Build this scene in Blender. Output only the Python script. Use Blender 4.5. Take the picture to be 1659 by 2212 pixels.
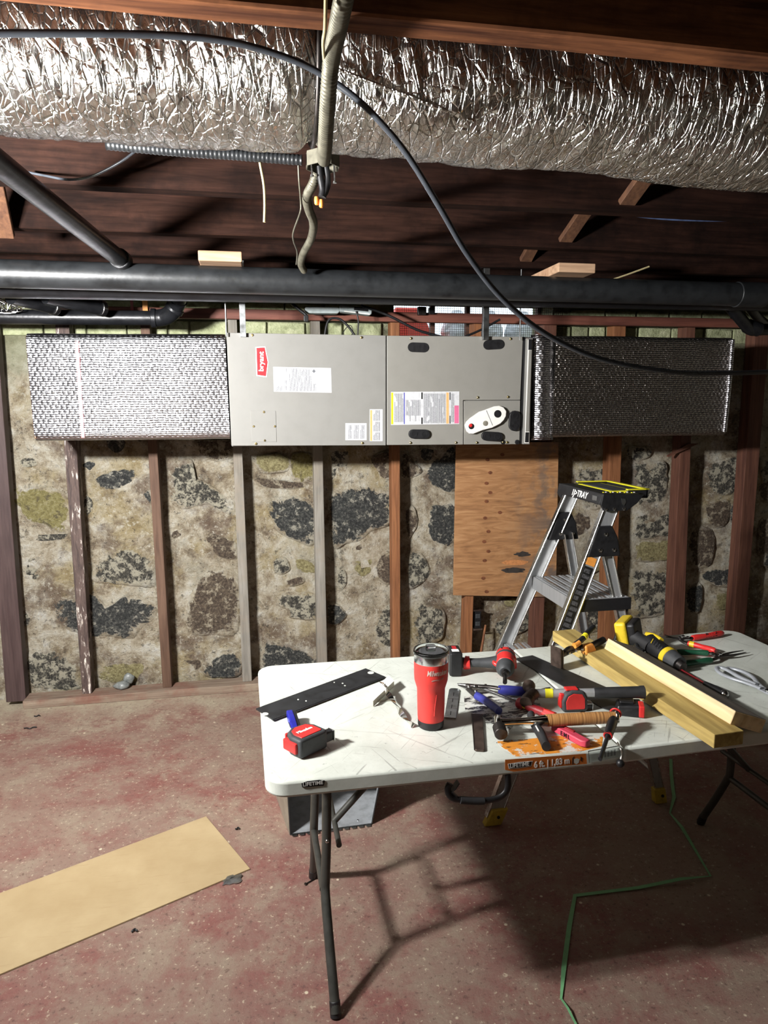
import bpy, bmesh, math, random
from mathutils import Matrix, Vector, noise
random.seed(7)
for o in list(bpy.data.objects): bpy.data.objects.remove(o)
SC = bpy.context.scene; COL = SC.collection; PI = math.pi
# ---------------------------------------------------------------- camera
W, H = 1659, 2212
YAW, PITCH, ROLL, F, CH = 0.1847, 0.1503, -0.0057, 1503.2, 1.6073
def _rot():
    fw = Vector((math.sin(YAW)*math.cos(PITCH), math.cos(YAW)*math.cos(PITCH), -math.sin(PITCH)))
    r = Vector((math.cos(YAW), -math.sin(YAW), 0)); u = r.cross(fw)
    c, s = math.cos(ROLL), math.sin(ROLL)
    return c*r+s*u, -s*r+c*u, fw
RX, UP, FW = _rot()
cd = bpy.data.cameras.new('camera'); cam = bpy.data.objects.new('camera', cd); COL.objects.link(cam)
cd.sensor_fit = 'HORIZONTAL'; cd.sensor_width = 36.0; cd.lens = F*36.0/W; cd.clip_start = .02; cd.clip_end = 60
cam.matrix_world = Matrix(((RX.x, UP.x, -FW.x, 0), (RX.y, UP.y, -FW.y, 0), (RX.z, UP.z, -FW.z, CH), (0, 0, 0, 1)))
SC.camera = cam
CP = Vector((0, 0, CH))
def ray(x, y): return RX*((x-W/2)/F) - UP*((y-H/2)/F) + FW
def onz(x, y, z): d = ray(x, y); return CP + d*((z-CH)/d.z)
def ony(x, y, Y): d = ray(x, y); return CP + d*(Y/d.y)
# ---------------------------------------------------------------- world, exposure
wd = bpy.data.worlds.new('overcast_day'); SC.world = wd; wd.use_nodes = True
bg = wd.node_tree.nodes['Background']; bg.inputs[0].default_value = (.85, .92, 1, 1); bg.inputs[1].default_value = 2.0
SC.view_settings.view_transform = 'Standard'; SC.view_settings.look = 'None'
SC.view_settings.exposure = 0.22; SC.view_settings.gamma = 1.0; SC.view_settings.use_curve_mapping = False
LAMP = Vector((-1.18, 1.35, 1.9)); LAMP_W = 80.0; BULB = Vector((.32, -1.1, 1.93)); BULB_W = 3.5
# ---------------------------------------------------------------- helpers
ROOT = {}
def tag(o, label=None, cat=None, group=None, kind=None):
    if label: o['label'] = label
    if cat: o['category'] = cat
    if group: o['group'] = group
    if kind: o['kind'] = kind
    return o
def thing(name, label, cat, loc=(0, 0, 0), rz=0, group=None, M=None):
    o = bpy.data.objects.new(name, None); COL.objects.link(o); o.empty_display_size = .05
    m = M if M is not None else Matrix.Translation(Vector(loc)) @ Matrix.Rotation(rz, 4, 'Z')
    o.matrix_world = m; ROOT[o.name] = m.copy()
    return tag(o, label, cat, group)
class MB:
    def __init__(s, M=None): s.v = []; s.f = []; s.M = M or Matrix(); 
    def add(s, vs, fs):
        b = len(s.v); s.v += [s.M @ Vector(p) for p in vs]; s.f += [[b+i for i in q] for q in fs]; return s
    def box(s, x0, x1, y0, y1, z0, z1):
        return s.hexa([(x0, y0, z0), (x1, y0, z0), (x1, y1, z0), (x0, y1, z0)], [(x0, y0, z1), (x1, y0, z1), (x1, y1, z1), (x0, y1, z1)])
    def hexa(s, lo, hi):
        return s.add(list(lo)+list(hi), [(3, 2, 1, 0), (4, 5, 6, 7), (0, 1, 5, 4), (1, 2, 6, 5), (2, 3, 7, 6), (3, 0, 4, 7)])
    def prism(s, poly, z0, z1, M=None):
        n = len(poly); vs = [(p[0], p[1], z0) for p in poly]+[(p[0], p[1], z1) for p in poly]
        if M is not None: vs = [M @ Vector(p) for p in vs]
        return s.add(vs, [tuple(range(n-1, -1, -1)), tuple(range(n, 2*n))]+[(i, (i+1) % n, n+(i+1) % n, n+i) for i in range(n)])
    def lathe(s, prof, n=32, M=None, cap=True):
        vs = []; fs = []
        for r, z in prof:
            for i in range(n): a = 2*PI*i/n; vs.append((r*math.cos(a), r*math.sin(a), z))
        for k in range(len(prof)-1):
            for i in range(n): j = (i+1) % n; fs.append((k*n+i, k*n+j, k*n+n+j, k*n+n+i))
        if cap: fs.append(tuple(range(n-1, -1, -1))); fs.append(tuple(range(len(vs)-n, len(vs))))
        if M is not None: vs = [M @ Vector(p) for p in vs]
        return s.add(vs, fs)
    def cyl(s, a, b, r, r2=None, n=16):
        a = Vector(a); b = Vector(b); d = b-a
        return s.lathe([(r, 0), (r if r2 is None else r2, d.length)], n, Matrix.Translation(a) @ d.to_track_quat('Z', 'Y').to_matrix().to_4x4())
    def tube(s, pts, r, n=12, sub=0, flat=None):
        P = [Vector(p) for p in pts]
        if sub: P = spline(P, sub)
        rr = r if callable(r) else (lambda t: r)
        vs = []; fs = []; t0 = (P[1]-P[0]).normalized()
        u = t0.orthogonal().normalized()
        if flat: u = (Vector(flat[1])-t0*Vector(flat[1]).dot(t0)).normalized()
        for i, p in enumerate(P):
            t = (P[min(i+1, len(P)-1)]-P[max(i-1, 0)]).normalized()
            u = (u-t*u.dot(t)).normalized(); w = t.cross(u); R = rr(i/(len(P)-1))
            for k in range(n):
                a = 2*PI*k/n; vs.append(p+u*(R*math.cos(a)*(flat[0] if flat else 1))+w*(R*math.sin(a)))
        for i in range(len(P)-1):
            for k in range(n): j = (k+1) % n; fs.append((i*n+k, i*n+j, (i+1)*n+j, (i+1)*n+k))
        fs.append(tuple(range(n-1, -1, -1))); fs.append(tuple(range(len(vs)-n, len(vs))))
        return s.add(vs, fs)
    def ball(s, c, r, n=16, sc=(1, 1, 1)):
        pr = [(max(1e-4, math.sin(PI*k/8))*r, -math.cos(PI*k/8)*r) for k in range(9)]
        return s.lathe(pr, n, Matrix.Translation(Vector(c)) @ Matrix.Diagonal((*sc, 1)))
    def ribbon(s, pts, wv, th):
        P = [Vector(p) for p in pts]; w = Vector(wv); vs = []; fs = []
        for i, p in enumerate(P):
            t = (P[min(i+1, len(P)-1)]-P[max(i-1, 0)]).normalized(); nn = t.cross(w).normalized()*th/2
            vs += [p-w/2-nn, p+w/2-nn, p+w/2+nn, p-w/2+nn]
        for i in range(len(P)-1):
            for k in range(4): j = (k+1) % 4; fs.append((i*4+k, i*4+j, i*4+4+j, i*4+4+k))
        fs += [(3, 2, 1, 0), tuple(range(len(vs)-4, len(vs)))]
        return s.add(vs, fs)
    def build(s, name, mat, parent=None, bevel=0, seg=2, smooth=None, world=False, origin=None, fix=True):
        me = bpy.data.meshes.new(name); vs = s.v
        if parent is None:
            if origin is None:
                xs = [v.x for v in vs]; ys = [v.y for v in vs]
                origin = Vector(((min(xs)+max(xs))/2, (min(ys)+max(ys))/2, min(v.z for v in vs)))
            vs = [v-origin for v in vs]
        elif world:
            inv = ROOT[parent.name].inverted(); vs = [inv @ v for v in vs]
        me.from_pydata([tuple(v) for v in vs], [], s.f); me.update()
        if fix:
            bm = bmesh.new(); bm.from_mesh(me); bmesh.ops.recalc_face_normals(bm, faces=bm.faces); bm.to_mesh(me); bm.free()
        o = bpy.data.objects.new(name, me); COL.objects.link(o); me.materials.append(mat)
        if parent is None:
            o.location = origin; ROOT[o.name] = Matrix.Translation(origin)
        else:
            o.parent = parent; ROOT[o.name] = ROOT[parent.name]
        if smooth is not None:
            me.polygons.foreach_set('use_smooth', [True]*len(me.polygons)); 
            try: me.set_sharp_from_angle(angle=math.radians(smooth))
            except Exception: pass
        if bevel:
            b = o.modifiers.new('bevel', 'BEVEL'); b.width = bevel; b.segments = seg; b.limit_method = 'ANGLE'; b.angle_limit = .7
        return o
def spline(P, sub):
    out = []; n = len(P)
    for i in range(n-1):
        a, b, c, d = P[max(i-1, 0)], P[i], P[i+1], P[min(i+2, n-1)]
        for k in range(sub):
            t = k/sub; out.append(.5*((2*b)+(c-a)*t+(2*a-5*b+4*c-d)*t*t+(3*b-a-3*c+d)*t**3))
    out.append(P[-1]); return out
def rrect(w, h, r, n=5, x=0, y=0):
    out = []
    for cx, cy, a0 in ((w/2-r, h/2-r, 0), (-w/2+r, h/2-r, PI/2), (-w/2+r, -h/2+r, PI), (w/2-r, -h/2+r, 1.5*PI)):
        for k in range(n+1): a = a0+PI/2*k/n; out.append((x+cx+r*math.cos(a), y+cy+r*math.sin(a)))
    return out
def basis(o, x, y):
    x = Vector(x).normalized(); y = Vector(y); y = (y-x*y.dot(x)).normalized(); z = x.cross(y); o = Vector(o)
    return Matrix(((x.x, y.x, z.x, o.x), (x.y, y.y, z.y, o.y), (x.z, y.z, z.z, o.z), (0, 0, 0, 1)))
def text(body, size, M, mat, parent, name='lettering', cx=1.0, ext=.0004, off=0.0, shear=0.0, sp=1.0):
    cu = bpy.data.curves.new(name, 'FONT'); cu.body = body; cu.size = size; cu.extrude = ext; cu.align_x = 'CENTER'; cu.align_y = 'CENTER'
    cu.offset = off; cu.shear = shear; cu.space_character = sp; cu.resolution_u = 3
    t = bpy.data.objects.new(name, cu); COL.objects.link(t); bpy.context.view_layer.update()
    me = bpy.data.meshes.new_from_object(t.evaluated_get(bpy.context.evaluated_depsgraph_get()))
    bpy.data.objects.remove(t); bpy.data.curves.remove(cu)
    me.transform(ROOT[parent.name].inverted() @ M @ Matrix.Diagonal((cx, 1, 1, 1)))
    o = bpy.data.objects.new(name, me); COL.objects.link(o); me.materials.clear(); me.materials.append(mat)
    o.parent = parent; ROOT[o.name] = ROOT[parent.name]
    return o
# ---------------------------------------------------------------- materials
class NT:
    def __init__(s, name):
        s.m = bpy.data.materials.new(name); s.m.use_nodes = True; s.t = s.m.node_tree; s.b = s.t.nodes['Principled BSDF']
    def n(s, typ, **kw):
        nd = s.t.nodes.new(typ)
        for k, v in kw.items():
            if k.startswith('i_'): nd.inputs[int(k[2:]) if k[2:].isdigit() else k[2:].replace('_', ' ')].default_value = v
            else: setattr(nd, k, v)
        return nd
    def l(s, a, b): s.t.links.new(a, b)
    def coord(s, kind='Object', sc=(1, 1, 1), rot=(0, 0, 0)):
        if kind == 'Position': src = s.n('ShaderNodeNewGeometry').outputs['Position']
        else: src = s.n('ShaderNodeTexCoord').outputs[kind]
        mp = s.n('ShaderNodeMapping'); mp.inputs['Scale'].default_value = sc; mp.inputs['Rotation'].default_value = rot
        s.l(src, mp.inputs[0]); return mp.outputs[0]
    def rs(s, rot, sc):
        a = s.coord('Object', (1, 1, 1), (0, 0, rot)); mp = s.n('ShaderNodeMapping'); mp.inputs['Scale'].default_value = sc; s.l(a, mp.inputs[0]); return mp.outputs[0]
    def noise(s, vec, scale, detail=4, rough=.6, dist=0):
        nd = s.n('ShaderNodeTexNoise'); nd.inputs['Scale'].default_value = scale; nd.inputs['Detail'].default_value = detail
        nd.inputs['Roughness'].default_value = rough; nd.inputs['Distortion'].default_value = dist; s.l(vec, nd.inputs['Vector']); return nd.outputs['Fac']
    def voro(s, vec, scale, feat='F1', rnd=1):
        nd = s.n('ShaderNodeTexVoronoi', feature=feat); nd.inputs['Scale'].default_value = scale; nd.inputs['Randomness'].default_value = rnd
        s.l(vec, nd.inputs['Vector']); return nd.outputs['Distance']
    def ramp(s, fac, stops):
        nd = s.n('ShaderNodeValToRGB'); e = nd.color_ramp.elements
        while len(e) > 1: e.remove(e[-1])
        e[0].position = stops[0][0]; e[0].color = c4(stops[0][1])
        for p, c in stops[1:]: x = e.new(p); x.color = c4(c)
        s.l(fac, nd.inputs[0]); return nd.outputs[0]
    def mix(s, fac, a, b, mode='MIX'):
        nd = s.n('ShaderNodeMix', data_type='RGBA', blend_type=mode)
        for i, v in ((0, fac), (6, a), (7, b)):
            if isinstance(v, (int, float)): nd.inputs[i].default_value = v
            elif isinstance(v, tuple): nd.inputs[i].default_value = c4(v)
            else: s.l(v, nd.inputs[i])
        return nd.outputs[2]
    def math(s, op, a, b=None, clamp=False):
        nd = s.n('ShaderNodeMath', operation=op, use_clamp=clamp)
        for i, v in ((0, a), (1, b)):
            if v is None: continue
            if isinstance(v, (int, float)): nd.inputs[i].default_value = v
            else: s.l(v, nd.inputs[i])
        return nd.outputs[0]
    def bump(s, h, dist=.002, st=1.0):
        nd = s.n('ShaderNodeBump'); nd.inputs['Distance'].default_value = dist; nd.inputs['Strength'].default_value = st
        s.l(h, nd.inputs['Height']); s.l(nd.outputs[0], s.b.inputs['Normal']); return nd
    def set(s, col=None, rough=None, metal=None, **kw):
        for k, v in (('Base Color', col), ('Roughness', rough), ('Metallic', metal)):
            if v is None: continue
            if isinstance(v, (int, float)): s.b.inputs[k].default_value = v
            elif isinstance(v, tuple): s.b.inputs[k].default_value = c4(v)
            else: s.l(v, s.b.inputs[k])
        for k, v in kw.items(): s.b.inputs[k.replace('_', ' ')].default_value = v
        return s.m
def c4(c): return (c, c, c, 1) if isinstance(c, (int, float)) else (c[0], c[1], c[2], 1)
def sr(r, g, b):
    f = lambda x: (x/255/12.92) if x/255 <= .04045 else ((x/255+.055)/1.055)**2.4
    return (f(r), f(g), f(b))
def plain(name, col, rough=.5, metal=0, var=.12, scale=40, bump=0, stretch=(1, 1, 1), **kw):
    t = NT(name); v = t.coord('Object', stretch); n = t.noise(v, scale, 5)
    d = tuple(max(0, c*(1-2.2*var)) for c in col); b = tuple(min(1, c*(1+1.2*var)) for c in col)
    c = t.ramp(n, [(.3, d), (.5, col), (.72, b)])
    rg = t.math('MULTIPLY_ADD', n, .25); t.t.nodes[-1].inputs[2].default_value = rough-.12
    if bump: t.bump(n, bump, 1)
    return t.set(c, rg, metal, **kw)
def wood(name, light, dark, rough=.7, axis='Z', scale=1.0, dirt=None, bump=.0008, spec=.3):
    t = NT(name); k = {'X': (1.6, 22, 22), 'Y': (22, 1.6, 22), 'Z': (22, 22, 1.6)}[axis]
    v = t.coord('Object', tuple(q*scale for q in k)); rnd = t.n('ShaderNodeObjectInfo').outputs['Random']
    ad = t.n('ShaderNodeVectorMath', operation='ADD'); t.l(v, ad.inputs[0]); cb = t.n('ShaderNodeCombineXYZ')
    mr = t.math('MULTIPLY', rnd, 37.0)
    for i in range(3): t.l(mr, cb.inputs[i])
    t.l(cb.outputs[0], ad.inputs[1]); v = ad.outputs[0]
    g = t.noise(v, 1.0, 6, .65, .6); g2 = t.noise(v, 4.0, 3, .5)
    mid = tuple((a+b)/2 for a, b in zip(light, dark))
    c = t.ramp(g, [(.3, dark), (.5, mid), (.7, light)])
    c = t.mix(t.ramp(g2, [(.45, 0), (.75, .55)]), c, tuple(q*.55 for q in dark))
    if dirt:
        dn = t.noise(t.coord('Object'), 5, 5, .7); c = t.mix(t.ramp(dn, [(.45, 0), (.68, .8)]), c, dirt)
    t.bump(g2, bump, 1)
    return t.set(c, rough, 0, Specular_IOR_Level=spec)
MAT = {}
def mats():
    P = MAT
    # rubble wall mortar
    def mortar(t, v):
        n1 = t.noise(v, 2.2, 9, .72); n2 = t.noise(v, 7, 10, .76, .25); n3 = t.noise(v, 34, 8, .82); n4 = t.noise(v, 3.3, 7, .65); n5 = t.noise(v, 110, 4, .75); n6 = t.noise(v, 5.5, 11, .82, .3)
        c = t.ramp(n2, [(.32, sr(92, 78, 66)), (.41, sr(158, 142, 118)), (.48, sr(196, 183, 158)), (.55, sr(220, 212, 192)), (.65, sr(240, 238, 228))])
        c = t.mix(t.ramp(n4, [(.51, 0), (.60, .5)]), c, sr(184, 164, 108))
        c = t.mix(t.ramp(n1, [(.40, .7), (.475, 0)]), c, sr(108, 86, 72))
        c = t.mix(t.ramp(n1, [(.55, 0), (.64, .5)]), c, sr(188, 186, 170))
        c = t.mix(t.ramp(n6, [(.57, 0), (.63, .65)]), c, sr(64, 56, 48))
        c = t.mix(t.ramp(n3, [(.575, 0), (.615, .75)]), c, sr(54, 48, 42))
        c = t.mix(t.ramp(n3, [(.40, .8), (.44, 0)]), c, sr(230, 225, 208))
        c = t.mix(t.ramp(n5, [(.59, 0), (.65, .4)]), c, sr(76, 66, 54))
        return c, t.math('ADD', t.math('MULTIPLY', n2, 1.0), t.math('ADD', t.math('MULTIPLY', n3, .55), t.math('MULTIPLY', n5, .12))), n1, n2, n3
    t = NT('lime_mortar'); v = t.coord('Position'); c, bh, n1, n2, n3 = mortar(t, v)
    z = t.n('ShaderNodeSeparateXYZ'); t.l(v, z.inputs[0])
    gm = t.math('ADD', z.outputs[2], t.math('MULTIPLY', n1, .5))
    c = t.mix(t.math('MULTIPLY', t.math('SUBTRACT', gm, 1.98, True), 3.0, True), c, t.ramp(n2, [(.3, sr(138, 140, 108)), (.6, sr(188, 190, 156))]))
    t.bump(bh, .045, 1)
    P['mortar'] = t.set(c, .93, 0)
    def stone(name, a, b, c3, patch, pamt):
        t = NT(name); v = t.coord('Position'); n = t.noise(v, 75, 8, .8); n2 = t.noise(v, 20, 8, .75); n6 = t.noise(v, 11, 8, .75, .5)
        c = t.ramp(n, [(.36, a), (.5, b), (.62, c3)])
        c = t.mix(t.ramp(n2, [(.60-pamt*.2, 0), (.65-pamt*.2, .9)]), c, patch)
        mc, mh, n1, _, _ = mortar(t, v)
        at = t.n('ShaderNodeAttribute', attribute_name='rim')
        rim = t.math('ADD', t.math('MULTIPLY', at.outputs['Fac'], 1.0), t.math('MULTIPLY', t.math('SUBTRACT', n6, .5), 2.6))
        c = t.mix(t.ramp(rim, [(.50, 0), (.60, 1)]), c, mc)
        t.bump(t.math('ADD', n, t.math('ADD', t.math('MULTIPLY', n2, 1.2), mh)), .022, 1); P[name] = t.set(c, .9, 0)
    stone('stone_dark', sr(32, 33, 34), sr(66, 68, 67), sr(128, 128, 120), sr(200, 196, 180), .25)
    stone('stone_speckled', sr(34, 34, 32), sr(76, 74, 68), sr(150, 144, 126), sr(214, 208, 186), .55)
    stone('stone_brown', sr(58, 48, 42), sr(104, 90, 76), sr(150, 134, 112), sr(196, 184, 160), .35)
    stone('stone_pale', sr(120, 108, 72), sr(168, 158, 112), sr(206, 198, 150), sr(90, 84, 60), .1)
    stone('stone_yellow', sr(124, 116, 76), sr(164, 154, 96), sr(190, 182, 140), sr(110, 100, 74), .3)
    t = NT('green_painted_brick'); v = t.coord('Position'); n = t.noise(v, 14, 7, .7); n2 = t.noise(v, 50, 5, .7)
    c = t.ramp(n, [(.3, sr(112, 116, 82)), (.5, sr(164, 170, 132)), (.7, sr(196, 198, 164))]); c = t.mix(t.ramp(n2, [(.62, 0), (.72, .7)]), c, sr(92, 84, 62))
    t.bump(t.math('ADD', n, n2), .01, 1); P['brick'] = t.set(c, .85, 0)
    # floor
    t = NT('worn_red_floor_paint'); v = t.coord('Position'); n1 = t.noise(v, 1.7, 11, .74, .1); n2 = t.noise(v, 5, 12, .82, .1); n3 = t.noise(v, 60, 6, .7)
    c = t.ramp(n1, [(.30, sr(146, 126, 112)), (.44, sr(138, 112, 100)), (.52, sr(132, 94, 86)), (.58, sr(130, 82, 76)), (.66, sr(144, 124, 110))])
    c = t.mix(t.ramp(n2, [(.46, 0), (.60, .7)]), c, sr(150, 136, 118))
    z = t.n('ShaderNodeSeparateXYZ'); t.l(v, z.inputs[0])
    dw = t.math('MULTIPLY', t.math('SUBTRACT', t.math('ADD', z.outputs[1], t.math('MULTIPLY', n2, 1.2)), 4.1, True), 1.8, True)
    c = t.mix(dw, c, sr(178, 168, 146))
    c = t.mix(t.ramp(n3, [(.60, 0), (.64, .8)]), c, sr(196, 182, 158))
    c = t.mix(t.ramp(n3, [(.38, .6), (.42, 0)]), c, sr(84, 58, 52))
    vd = t.voro(v, 9); c = t.mix(t.ramp(vd, [(.035, .9), (.06, 0)]), c, sr(220, 208, 182))
    t.bump(t.math('ADD', n2, t.math('MULTIPLY', n3, .3)), .006, 1)
    P['floor'] = t.set(c, t.ramp(n2, [(.3, .42), (.7, .75)]), 0)
    # metals
    t = NT('crinkled_foil_jacket'); v = t.coord('Object', (1, 1, 1)); vs = t.coord('Object', (3.2, 1, 1)); n = t.noise(vs, 16, 6, .62, 1.2); w = t.voro(vs, 13, 'DISTANCE_TO_EDGE'); w2 = t.voro(t.coord('Object', (2, 1.4, 1)), 34, 'DISTANCE_TO_EDGE')
    h = t.math('ADD', t.math('MULTIPLY', n, .8), t.math('ADD', t.math('MULTIPLY', t.math('MINIMUM', w, .07), 5.0), t.math('MULTIPLY', t.math('MINIMUM', w2, .06), 2.6)))
    t.bump(h, .0065, 1); P['foil_duct'] = t.set(t.ramp(n, [(.3, sr(206, 206, 202)), (.7, sr(236, 235, 230))]), .19, 1)
    def bubble(name, col, k, dist, rough):
        t = NT(name); v = t.coord('Object'); s = t.n('ShaderNodeSeparateXYZ'); t.l(v, s.inputs[0]); nz = t.noise(v, 12, 5, .6); nn = t.noise(v, 70, 3, .6)
        zz = t.math('ADD', s.outputs[2], t.math('MULTIPLY', nz, .012)); row = t.math('MULTIPLY', zz, k)
        a = t.math('SINE', row); par = t.math('MULTIPLY', t.math('GREATER_THAN', t.math('SINE', t.math('MULTIPLY', row, .5)), 0), PI)
        b = t.math('SINE', t.math('ADD', t.math('MULTIPLY', t.math('ADD', s.outputs[0], t.math('MULTIPLY', nz, .01)), k*.9), par))
        h = t.math('ADD', t.math('MULTIPLY', t.math('POWER', t.math('ABSOLUTE', a), .5), t.math('ADD', t.math('MULTIPLY', b, .35), .8)), t.math('ADD', t.math('MULTIPLY', nn, 1.1), t.math('MULTIPLY', nz, 3)))
        t.bump(h, dist, 1)
        cr = t.ramp(t.math('ABSOLUTE', a), [(.1, tuple(q*.45 for q in col)), (.4, col)])
        P[name] = t.set(cr, rough, 1)
    bubble('bubble_foil', sr(194, 194, 200), 300, .0018, .26)
    bubble('bubble_foil_dull', sr(170, 165, 160), 300, .0034, .3)
    P['galv'] = plain('galvanised_sheet', sr(186, 190, 192), .33, 1, .16, 30, .0003)
    P['galv_dull'] = plain('dull_galvanised_sheet', sr(186, 190, 194), .45, .55, .14, 24)
    P['galv_pale'] = plain('galvanised_outer', sr(176, 172, 158), .5, .7, .1, 20)
    P['steel'] = plain('bright_steel', sr(200, 200, 200), .22, 1, .08, 60)
    P['chrome'] = plain('polished_steel', sr(225, 224, 220), .1, 1, .04, 40)
    P['dark_steel'] = plain('dark_steel', sr(74, 70, 68), .42, .9, .2, 60)
    P['rusty'] = plain('browned_steel', sr(92, 78, 70), .5, .7, .25, 40)
    P['alu'] = plain('brushed_aluminium', sr(176, 178, 180), .42, .6, .07, 50, 0, (1, 1, .05))
    P['silver'] = plain('satin_silver', sr(168, 172, 178), .35, .25, .05, 40)
    P['alu_light'] = plain('polished_aluminium_edge', sr(224, 224, 222), .25, 1, .05, 50)
    P['cabinet'] = plain('grey_painted_cabinet', sr(132, 130, 124), .48, .0, .02, 15)
    P['cabinet2'] = plain('grey_painted_panel', sr(128, 127, 123), .48, .0, .02, 15)
    P['brass'] = plain('zinc_yellow_screw', sr(190, 172, 120), .3, 1, .1, 50)
    P['iron'] = plain('black_iron_pipe', sr(30, 31, 34), .34, .25, .18, 22, .0012)
    P['iron_dusty'] = plain('dusty_black_pipe', sr(36, 38, 40), .4, .15, .22, 16, .0012)
    P['bx'] = plain('old_steel_conduit', sr(104, 101, 88), .55, .55, .15, 40)
    P['black'] = plain('black_plastic', sr(26, 26, 28), .45, 0, .15, 60)
    P['rubber'] = plain('black_rubber', sr(34, 34, 36), .62, 0, .2, 40)
    P['printgrey'] = plain('grey_fine_print', sr(74, 74, 76), .5, 0, .5, 160)
    P['greyrub'] = plain('charcoal_rubber', sr(58, 60, 62), .6, 0, .15, 50)
    P['blkmetal'] = plain('black_painted_steel', sr(34, 35, 37), .5, .1, .25, 26)
    P['legs'] = plain('grey_powder_coat', sr(70, 70, 66), .42, .35, .12, 30)
    P['red'] = plain('red_plastic', sr(206, 44, 42), .42, 0, .06, 30)
    P['redpaint'] = plain('red_powder_coat', sr(214, 58, 52), .5, 0, .03, 60, .0002)
    P['darkred'] = plain('dark_red_plastic', sr(132, 28, 34), .4, 0, .08, 30)
    P['pink'] = plain('faded_red_plastic', sr(198, 66, 88), .5, 0, .06, 30)
    P['blue'] = plain('blue_vinyl', sr(48, 52, 132), .42, 0, .1, 30)
    P['blue2'] = plain('blue_anodised', sr(40, 44, 170), .3, .4, .1, 30)
    P['yellow'] = plain('yellow_plastic', sr(214, 184, 40), .45, 0, .08, 30)
    P['yellow_foot'] = plain('dusty_yellow_foot', sr(186, 160, 56), .6, 0, .12, 40)
    P['lemon'] = plain('lemon_yellow_plastic', sr(222, 214, 44), .45, 0, .06, 30)
    P['green'] = plain('green_vinyl', sr(26, 74, 52), .45, 0, .1, 30)
    P['orange'] = plain('orange_plastic', sr(226, 150, 66), .5, 0, .08, 30)
    P['white'] = plain('white_plastic', sr(232, 230, 224), .5, 0, .03, 30)
    P['white_print'] = plain('white_print', sr(236, 236, 232), .5, 0, .02, 30)
    P['black_print'] = plain('black_print', sr(20, 20, 20), .5, 0, .05, 30)
    P['grey_print'] = plain('grey_print', sr(96, 98, 104), .5, 0, .05, 30)
    P['marker'] = plain('marker_ink', sr(40, 16, 24), .6, 0, .05, 30)
    P['badge'] = plain('red_badge', sr(186, 36, 44), .35, 0, .03, 30)
    P['paper'] = plain('white_label', sr(198, 199, 202), .28, 0, .02, 40)
    P['lab_yellow'] = plain('yellow_band', sr(226, 206, 40), .4, 0, .03, 40)
    P['lab_orange'] = plain('orange_band', sr(226, 170, 112), .4, 0, .05, 40)
    P['lab_pink'] = plain('pink_block', sr(206, 104, 140), .4, 0, .04, 40)
    P['lab_blue'] = plain('blue_rule', sr(50, 56, 160), .4, 0, .04, 40)
    P['silverprint'] = plain('silver_print', sr(206, 186, 176), .3, .1, .05, 40)
    def printed(name, axis, freq, amt):
        t = NT(name); v = t.coord('Object', (900, 900, 900)); o = t.coord('Object'); s = t.n('ShaderNodeSeparateXYZ'); t.l(o, s.inputs[0])
        a = t.math('GREATER_THAN', t.math('SINE', t.math('MULTIPLY', s.outputs[axis], freq)), -.1)
        n = t.math('GREATER_THAN', t.noise(v, 1, 1), amt)
        big = t.math('GREATER_THAN', t.noise(t.coord('Object', (55, 55, 14) if axis == 0 else (14, 55, 55)), 1, 1), .4)
        P[name] = t.set(t.mix(t.math('MULTIPLY', t.math('MULTIPLY', a, n), big), sr(198, 199, 202), sr(92, 94, 100)), .3, 0)
    printed('print_cols', 0, 1250, .40)
    # table top
    t = NT('scratched_white_plastic'); v = t.coord('Object'); n = t.noise(v, 5, 8, .7); n4 = t.noise(v, 60, 6, .8); big = t.noise(v, 3.5, 4, .6)
    c = t.ramp(n, [(.35, sr(188, 192, 183)), (.65, sr(212, 216, 208))])
    sn = t.n('ShaderNodeSeparateXYZ'); t.l(t.n('ShaderNodeNewGeometry').outputs['Normal'], sn.inputs[0]); tp = t.math('GREATER_THAN', sn.outputs[2], .8)
    for rot, sc, lo, amt in ((.35, 60, .655, .5), (-.6, 50, .66, .45), (1.25, 60, .655, .5), (.9, 45, .665, .45), (2.2, 70, .665, .5)):
        q = t.noise(t.rs(rot, (2.2, sc, 1)), 1.6, 3, .6, .15); c = t.mix(t.math('MULTIPLY', t.math('MULTIPLY', t.ramp(q, [(lo, 0), (lo+.02, amt)]), tp), t.ramp(big, [(.4, .3), (.6, 1)])), c, sr(104, 104, 98))
    c = t.mix(t.math('MULTIPLY', t.ramp(n4, [(.62, 0), (.67, .55)]), tp), c, sr(96, 96, 92)); t.bump(n4, .0004, 1)
    P['tabletop'] = t.set(c, .5, 0)
    # woods
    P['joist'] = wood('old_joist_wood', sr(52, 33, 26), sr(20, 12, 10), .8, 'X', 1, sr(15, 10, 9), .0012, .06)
    P['joist_front_lit'] = wood('old_joist_wood_lit', sr(158, 104, 70), sr(70, 42, 32), .75, 'X', 1, sr(76, 48, 36), .0012, .1)  # joist wood with a lighter colour, standing in for light on the front joist
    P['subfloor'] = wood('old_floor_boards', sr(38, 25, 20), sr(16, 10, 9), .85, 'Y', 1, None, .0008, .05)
    P['stud_purple'] = wood('brown_painted_stud', sr(82, 66, 64), sr(62, 47, 46), .55, 'Z', 1)
    t = NT('peeling_painted_stud'); v = t.coord('Object', (60, 60, 9)); n = t.noise(v, 1, 6, .7, .5); n2 = t.noise(t.coord('Object'), 9, 4, .6)
    c = t.ramp(n, [(.35, sr(54, 42, 40)), (.55, sr(88, 72, 66))]); c = t.mix(t.math('MULTIPLY', t.ramp(n, [(.56, 0), (.6, 1)]), t.ramp(n2, [(.42, 0), (.56, 1)])), c, sr(214, 206, 196)); t.bump(n, .002, 1); P['stud_peel'] = t.set(c, .75, 0)
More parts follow.
